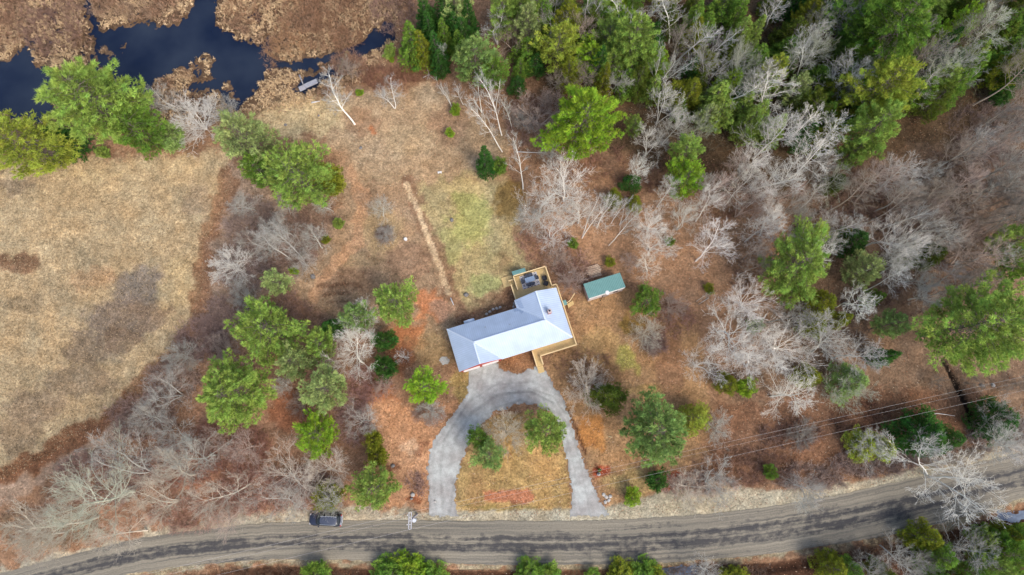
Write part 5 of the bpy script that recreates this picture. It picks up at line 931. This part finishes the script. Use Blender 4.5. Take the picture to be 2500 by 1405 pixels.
def chair_parts(o, mt, arms=True, w=.235):
    MB().box(-w, w, -w, w, .38, .46).build('seat', mt, o, bevel=.02); MB().box(-w, w, -w - .07, -w, .40, .88).build('backrest', mt, o, bevel=.015)
    for x in (-w + .03, w - .03):
        for y in (-w + .03, w - .03): MB().box(x - .022, x + .022, y - .022, y + .022, 0, .38).build('leg', mt, o)
    if arms:
        for x in (-w - .035, w + .035): MB().box(x - .035, x + .035, -w, w * .8, .46, .64).build('armrest', mt, o, bevel=.01)
for x, y, rz, lab in ((11.42, 8.42, math.pi, 'dark chair on the far side of the patio table, nearer the steps'), (12.05, 8.45, math.pi, 'dark chair on the far side of the patio table, nearer the armchairs'), (11.35, 6.98, 0, 'dark chair on the house side of the patio table, nearer the steps'), (11.98, 6.98, 0, 'dark chair on the house side of the patio table, nearer the armchairs'), (10.55, 7.7, -math.pi / 2, 'dark chair at the left end of the patio table'), (12.85, 7.72, math.pi / 2, 'dark chair at the right end of the patio table')):
    o = thing('patio_chair', lab, 'chair', local(x, y, DZ + .02), HR + rz, 'chairs around the patio table'); chair_parts(o, M_CHR)
for x, y, rz, lab in ((14.03, 7.3, math.pi / 2 - .1, 'black armchair on bare deck boards, the one nearer the outer railing corner'), (13.98, 6.33, math.pi / 2 + .9, 'black armchair turned at an angle, the one nearer the house roof')):
    o = thing('armchair', lab, 'armchair', local(x, y, DZ + .004), HR + rz, 'pair of black armchairs on the deck'); chair_parts(o, M_BLK, True, .33)

# shed with open lean
shed = thing('shed', 'long shed with green ribbed metal roof and pale timber wall', 'shed', (14.98, 22.35, 0), math.radians(17.5))
MB().box(-3.0, 3.0, -1.35, 1.05, 0, 2.05).build('wall', mat('pale_boards', (.52, .44, .40), .8, 0, .15, 3), shed)
slope('roof_slope', [(-3.15, 1.28, 2.35), (3.15, 1.28, 2.35), (3.15, -1.28, 2.75), (-3.15, -1.28, 2.75)], (0, 1, -.2), mt=M_GREENROOF, mr=M_GREENRIB, parent=shed, sp=.27)
MB().box(-3.05, 3.05, -1.38, -1.3, 2.05, 2.6).build('fascia', M_WHITE, shed)
MB().box(-.5, .4, -1.44, -1.38, .1, 1.95).build('door', mat('shed_door', (.30, .25, .22), .8), shed); MB().box(1.2, 2.0, -1.42, -1.38, 1, 1.7).build('window', M_DARK, shed)
ladder = thing('pole_prop', 'dark pole leaning against the pale front of the green roofed shed', 'pole', (0, 0, 0)); MB().tube([(*at(1466, 735), 0), (*at(1470, 720), 2.7)], .05, 6).build('shaft', M_DARK, ladder)
bk = MB().tube([(0, 0, 0), (0, 0, .16)], [.30, .34], 14).build('dish', M_WHITE); bk.location = (*at(1482, 716, 2.4), 2.62); tag(bk, 'round white dish fixed at the front edge of the shed roof', 'dish')
# logs
M_LOG = mat('cut_logs', (.44, .34, .25), .85, 0, .3, 5); M_LOGD = mat('dark_logs', (.16, .11, .08), .85, 0, .3, 5)
lp = thing('log_stack', 'stack of cut pale logs lying behind the green roofed shed', 'log stack', (*at(1450, 664), 0), math.radians(15))
for i in range(9):
    y = -.9 + .235 * i; z = .14 + (.22 if 2 <= i <= 5 else 0); L = random.uniform(1.0, 1.45); ox = random.uniform(-.12, .12)
    MB().tube([(ox - L, y, z), (ox, y + random.uniform(-.03, .03), z), (ox + L, y + .03, z)], [.10, .105, .09], 8).build('log', M_LOG, lp)
for i in range(10):
    s = -1 if i < 4 else 1; y = -.8 + .35 * (i % 5)
    MB().tube([(s * 1.0, y, .07), (s * random.uniform(1.7, 2.2), y + .1, .07)], .07, 6).build('log', M_LOGD, lp)
def fallen(pts, r, label, mt, z=.12):
    P = [(*at(*p), z) for p in pts]; o = MB().tube(P, [r * (1 - .6 * i / (len(P) - 1)) for i in range(len(P))], 8).build('fallen_log', mt, smooth=True)
    tag(o, label, 'log'); return o
M_PL = mat('bleached_wood', (.55, .52, .48), .8, 0, .2, 3); M_MOSS = mat('mossy_wood', (.20, .22, .07), .9, 0, .3, 3)
fallen([(1264, 374), (1310, 376), (1356, 377)], .09, 'pale fallen birch trunk lying level left of the big vivid pine', M_PL, .5)
fallen([(848, 126), (836, 150), (826, 176)], .35, 'mossy green fallen trunk lying across the marsh channel', M_MOSS, -.1)
fallen([(732, 186), (742, 210)], .16, 'short grey log touching the little dock', M_GREY, .3)
fallen([(761, 252), (782, 248)], .16, 'short white board lying on the bank below the dock', M_PL, .12)
fallen([(2240, 1012), (2290, 1010), (2330, 1016)], .10, 'pale thin log lying left of the brook in red leaves', M_PL)
fallen([(1730, 728), (1705, 744)], .06, 'thin bleached stick on the leaf litter left of the pale grove', M_PL)
fallen([(1100, 728), (1108, 746)], .1, 'grey pipe lying at the lower end of the worn trench path', mat('grey_pipe', (.5, .52, .54), .5))
fallen([(1486, 1066), (1494, 1068)], .06, 'small yellowish stick on the orange ground left of the wide blue green pine', mat('yellow_stick', (.7, .6, .35), .8))
br = thing('fallen_branch', 'bleached fallen branch at the upper edge of the clearing by the spruces', 'branch', (*at(1048, 185), 0))
for i in range(9):
    a = random.uniform(0, 6.28); L = random.uniform(.7, 1.8); MB().tube([(0, 0, .15), (math.cos(a) * L * .5, math.sin(a) * L * .5, .35), (math.cos(a) * L, math.sin(a) * L, .3)], [.06, .04, .02], 5).build('limb', M_PL, br)

# dock
dk = thing('dock', 'small weathered plank dock at the end of the marsh channel', 'dock', (*at(755, 208), 0), math.radians(27))
for i in range(15): MB().box(-.75 + i * .155, -.75 + i * .155 + .145, -.42, .42, .22, .27).build('plank', mat('dock_plank', (.30, .30, .32), .8, 0, .15, 4) if i == 0 else bpy.data.materials['dock_plank'], dk)
MB().box(-1.9, -.78, -.5, .45, .05, .10).build('ramp', M_GREY, dk)
for y in (-.4, .4): MB().box(-.75, 1.57, y - .04, y + .04, .08, .22).build('stringer', M_GREY, dk)

# rocks and garden pieces
M_ROCK = mat('fieldstone', (.17, .16, .15), .9, 0, .3, 4, .4); M_ROCKL = mat('light_stone', (.36, .34, .31), .9, 0, .25, 4, .4)
def rock(px, py, r, h, mt, label, cat='rock', name='boulder'):
    import bmesh
    bm = bmesh.new(); bmesh.ops.create_icosphere(bm, subdivisions=3, radius=1); s = random.random() * 50
    for v in bm.verts:
        n = 1 + .25 * (float(fbm(np.array([v.co.x * 1.7 + s]), np.array([v.co.y * 1.7 + v.co.z + s]), 3, 3)[0]) - .5) * 2; v.co *= n; v.co.x *= r; v.co.y *= r * .85; v.co.z = v.co.z * h + h * .3
    me = bpy.data.meshes.new(name); bm.to_mesh(me); bm.free(); me.materials.append(mt); o = link(name, me); o.location = (*at(px, py), 0); o.rotation_euler = (0, 0, random.uniform(0, 6)); tag(o, label, cat)
rock(1138, 721, .42, .4, M_ROCK, 'dark boulder on the lawn just above the house'); rock(1103, 538, .34, .35, M_ROCK, 'dark boulder in the middle of the green lawn'); rock(764, 676, .45, .35, M_ROCK, 'grey boulder at the left side of the tilled ground')
rock(1008, 1208, .38, .4, M_ROCKL, 'light stone in the mulch ring near the utility pole'); rock(1005, 1218, .24, .25, M_ROCK, 'smaller dark stone in the mulch ring near the utility pole'); rock(2424, 941, .35, .3, M_ROCKL, 'grey boulder under the power lines right of the brook'); rock(2397, 942, .4, .3, M_ROCK, 'dark boulder under the power lines nearest the brook')
rock(959, 1138, .35, .3, M_ROCK, 'dark boulder below the two olive cedar bushes'); rock(881, 362, .3, .2, M_ROCK, 'dark stone in the middle of the brown clearing'); rock(1262, 984, .25, .2, M_ROCKL, 'pale stone at the inner edge of the gravel drive'); rock(1062, 1225, .2, .2, M_ROCKL, 'small pale stone between pole and driveway mouth'); rock(697, 306, .3, .2, M_ROCK, 'dark stone beside the tall pale pine'); rock(778, 283, .22, .2, M_ROCK, 'small dark stone on the pale grass below the dock')
for i, (x, y) in enumerate(((1196, 762), (1204, 756), (1213, 754), (1221, 751), (1188, 768), (1256, 742), (1254, 750))): rock(x, y, .28, .2, M_ROCKL, ['second','third','fourth','fifth','leftmost','seventh','sixth'][i] + ' pale edging stone from the left along the rear house wall', 'rock', 'edging_stone')
for o in COL.objects:
    if o.name.startswith('edging_stone'): o['group'] = 'edging stones along the rear wall'
for i, (x, y) in enumerate(((1474, 1208), (1480, 1214), (1486, 1222), (1478, 1226), (1490, 1212))):
    rock(x, y, .3, .15, M_ROCKL, ['upper', 'middle', 'lower right', 'lowest left', 'upper right'][i] + ' pale flat stone beside the flared mouth of the right driveway arm', 'rock', 'kerb_stone')
for o in COL.objects:
    if o.name.startswith('kerb_stone'): o['group'] = 'stones at the driveway mouth'
well = thing('well_cap', 'white round well cap on a worn path loop', 'well cap', (*at(991, 586), 0)); MB().tube([(0, 0, 0), (0, 0, .55)], .24, 16).build('casing', M_WHITE, well); MB().tube([(0, 0, .55), (0, 0, .62)], [.3, .2], 16).build('lid', M_WHITE, well)
bnch = thing('stone_bench', 'small pale bench on the clearing above the green lawn', 'bench', (*at(1074, 423), 0), .1); MB().box(-.35, .35, -.16, .16, .32, .4).build('seat', M_PL, bnch)
for x in (-.25, .25): MB().box(x - .05, x + .05, -.14, .14, 0, .32).build('leg', M_PL, bnch)
gs = thing('garden_statue', 'small pale garden ornament in the round red mulch bed', 'ornament', (*at(1462, 1158), 0)); MB().tube([(0, 0, 0), (0, 0, .2)], [.3, .28], 12).build('plinth', M_ROCKL, gs); MB().tube([(0, 0, .2), (0, 0, .5), (.03, 0, .8), (0, 0, 1.0)], [.16, .2, .12, .09], 10).build('figure', M_ROCKL, gs)
plr = thing('planter', 'dark pot holding green plant in the round red mulch bed', 'planter', (*at(1463, 1148), 0)); MB().tube([(0, 0, 0), (0, 0, .4)], [.16, .24], 12).build('pot', M_DARK, plr)
V, F, T = blades(np.tile([[0, 0, .4]], (60, 1)), np.tile([[0, 0, 1.]], (60, 1)), np.full(60, .4), np.full(60, .05), .8, 3, .06, np.tile([[.5]], (60, 1))); pf = link('foliage', mesh_np('planter_leaves', V, F, M_FOL, {'tint': T[:, 0]}), plr); pf.color = (*TONE['MG'], 1)
seat = thing('log_bench', 'small white plank bench under twigs left of the log stack', 'bench', (*at(1391, 666), 0), .2); MB().box(-.3, .3, -.08, .08, .25, .32).build('seat', M_PL, seat)
for x in (-.22, .22): MB().box(x - .04, x + .04, -.07, .07, 0, .25).build('leg', M_PL, seat)

# utility pole and lines
PX, PY = at(1018, 1256); PH = 10.2
TX, TY = at(1001, 1272, PH)
pole = thing('utility_pole', 'wooden utility pole with double crossarm and transformer beside the road', 'utility pole', (PX, PY, 0))
rx, ry = TX - PX, TY - PY
MB().tube([(0, 0, -.3), (rx, ry, PH)], [.17, .11], 10).build('post', M_GREY, pole); M_ARM = mat('crossarm', (.40, .40, .42), .7, 0, .15, 6)
for dx in (-.17, .17): MB().box(rx + dx - .05, rx + dx + .05, ry - 1.15, ry + 1.15, PH - .15, PH - .02).build('crossarm', M_ARM, pole)
for dy in (-1.15, -.5, .5, 1.15): MB().tube([(rx, ry + dy, PH - .02), (rx, ry + dy, PH + .2)], [.07, .05], 8).build('insulator', M_WHITE, pole)
for dy in (-.55, .75): MB().tube([(rx - .4, ry + dy, PH - .3), (rx - .4, ry + dy, PH - .05)], .07, 8).build('cutout', M_WHITE, pole)
MB().tube([(rx + .5, ry - .05, PH - 1.5), (rx + .5, ry - .05, PH - .55)], .27, 14).build('transformer', mat('transformer_paint', (.48, .50, .52), .4), pole)
M_WIRE = mat('aluminium_wire', (.42, .40, .37), .5, .2, .05)
def wire(p0, pr, pl, label, z=PH + .2, r=.012):
    def seg(a, bpx):
        e = Vector((*at(*bpx, z), z)); a = Vector(a); return [a.lerp(e, i / 24) - Vector((0, 0, 1.1 * 4 * (i / 24) * (1 - i / 24) * .15)) for i in range(25)]
    L = seg(p0, pl)[::-1][:-1]; R = seg(p0, pr); o = MB().tube(L + R, r, 5).build('power_line', M_WIRE); tag(o, label, 'power line', 'power lines along the road')
wire((PX + rx, PY + ry + 1.15, PH + .2), (2620, 893), (-60, 1500), 'uppermost power line running from the far end of the crossarm across the driveway')
wire((PX + rx, PY + ry + .5, PH + .15), (2620, 905), (-60, 1515), 'thin middle power line between the upper and lower ones', PH + .15, .009)
wire((PX + rx, PY + ry - 1.15, PH + .2), (2620, 926), (-60, 1545), 'lowest power line leaving the near end of the crossarm over the road')

# parked car
car = thing('parked_car', 'dark navy estate car parked on the shoulder under overhanging twigs', 'car', (*at(795, 1269, .6), 0), math.radians(-2.5))
M_PAINT = mat('navy_paint', (.02, .025, .045), .35, .1, .1, 1, 0, .4); M_TYRE = mat('tyre', (.02, .02, .02), .9); M_CHROME = mat('bright_trim', (.7, .72, .75), .25, .6, .03)
import bmesh
def loft(name, secs, mt, par):       # secs: (x, half width bottom, half width top, z0, z1)
    bm = bmesh.new(); rings = []
    for x, wb, wt, z0, z1 in secs:
        zm = z0 + (z1 - z0) * .55
        rings.append([bm.verts.new(p) for p in ((x, -wb * .93, z0), (x, -wb, z0 + .12), (x, -wb, zm), (x, -wt, z1), (x, 0, z1 + .03), (x, wt, z1), (x, wb, zm), (x, wb, z0 + .12), (x, wb * .93, z0))])
    for a, q in zip(rings, rings[1:]):
        for i in range(9): bm.faces.new((a[i], a[(i + 1) % 9], q[(i + 1) % 9], q[i]))
    bm.faces.new(rings[0][::-1]); bm.faces.new(rings[-1]); bmesh.ops.recalc_face_normals(bm, faces=bm.faces[:])
    me = bpy.data.meshes.new(name); bm.to_mesh(me); bm.free(); me.materials.append(mt)
    for p in me.polygons: p.use_smooth = True
    o = link(name, me, par); md = o.modifiers.new('sub', 'SUBSURF'); md.levels = md.render_levels = 2; return o
loft('body', [(-2.5, .60, .5, .35, .62), (-2.42, .84, .70, .28, .78), (-2.0, .93, .78, .25, .92), (-1.2, .95, .82, .25, 1.0), (0, .96, .84, .25, 1.02), (1.4, .96, .84, .25, 1.04), (2.2, .93, .82, .28, 1.03), (2.45, .86, .76, .32, .98), (2.5, .7, .6, .4, .85)], M_PAINT, car)
cab = loft('cabin', [(-1.45, .74, .62, .95, 1.0), (-.75, .82, .66, .95, 1.55), (.2, .84, .68, .95, 1.66), (1.4, .82, .66, .95, 1.63), (2.1, .8, .64, .95, 1.5), (2.38, .74, .6, .95, 1.05)], M_DARK, car)
loft('roof_panel', [(-.72, .6, .56, 1.54, 1.585), (.2, .66, .62, 1.6, 1.70), (1.4, .65, .61, 1.58, 1.675), (1.98, .6, .56, 1.5, 1.575)], mat('roof_paint', (.05, .06, .09), .45, .0, .1, 1), car)
for s in (-1, 1):
    MB().tube([(-.6, s * .60, 1.66), (.2, s * .62, 1.76), (1.4, s * .61, 1.74), (1.9, s * .58, 1.64)], .028, 6).build('roof_rail', M_CHROME, car)
    MB().box(-1.0, -.78, s * 1.0 - .1, s * 1.0 + .1, .98, 1.12).build('mirror', M_PAINT, car, bevel=.03)
    MB().box(-2.46, -2.22, s * .68 - .14, s * .68 + .14, -.66 + 1.32, .76).build('headlight', M_GREY, car, bevel=.03)
    MB().box(2.36, 2.5, s * .76 - .1, s * .76 + .1, .7, .95).build('tail_light', mat('tail_light', (.4, .02, .02), .3), car, bevel=.02)
    for x in (-1.6, 1.55):
        wl = MB().tube([(x, s * .78, .34), (x, s * .99, .34)], .34, 20).build('wheel', M_TYRE, car); MB().tube([(x, s * .97, .34), (x, s * 1.0, .34)], .2, 12).build('rim', M_CHROME, wl)
MB().tube([(2.44, -.7, 1.02), (2.52, 0, 1.02), (2.44, .7, 1.02)], .04, 6).build('rear_spoiler', M_CHROME, car); MB().tube([(2.5, -.8, .55), (2.62, 0, .55), (2.5, .8, .55)], .06, 6).build('bumper', M_CHROME, car)
resolve_labels()
print('objects', len(COL.objects), 'tris', sum(len(p.vertices) - 2 for me in bpy.data.meshes for p in me.polygons) if 0 else sum(len(me.loops) - 2 * len(me.polygons) for me in bpy.data.meshes))
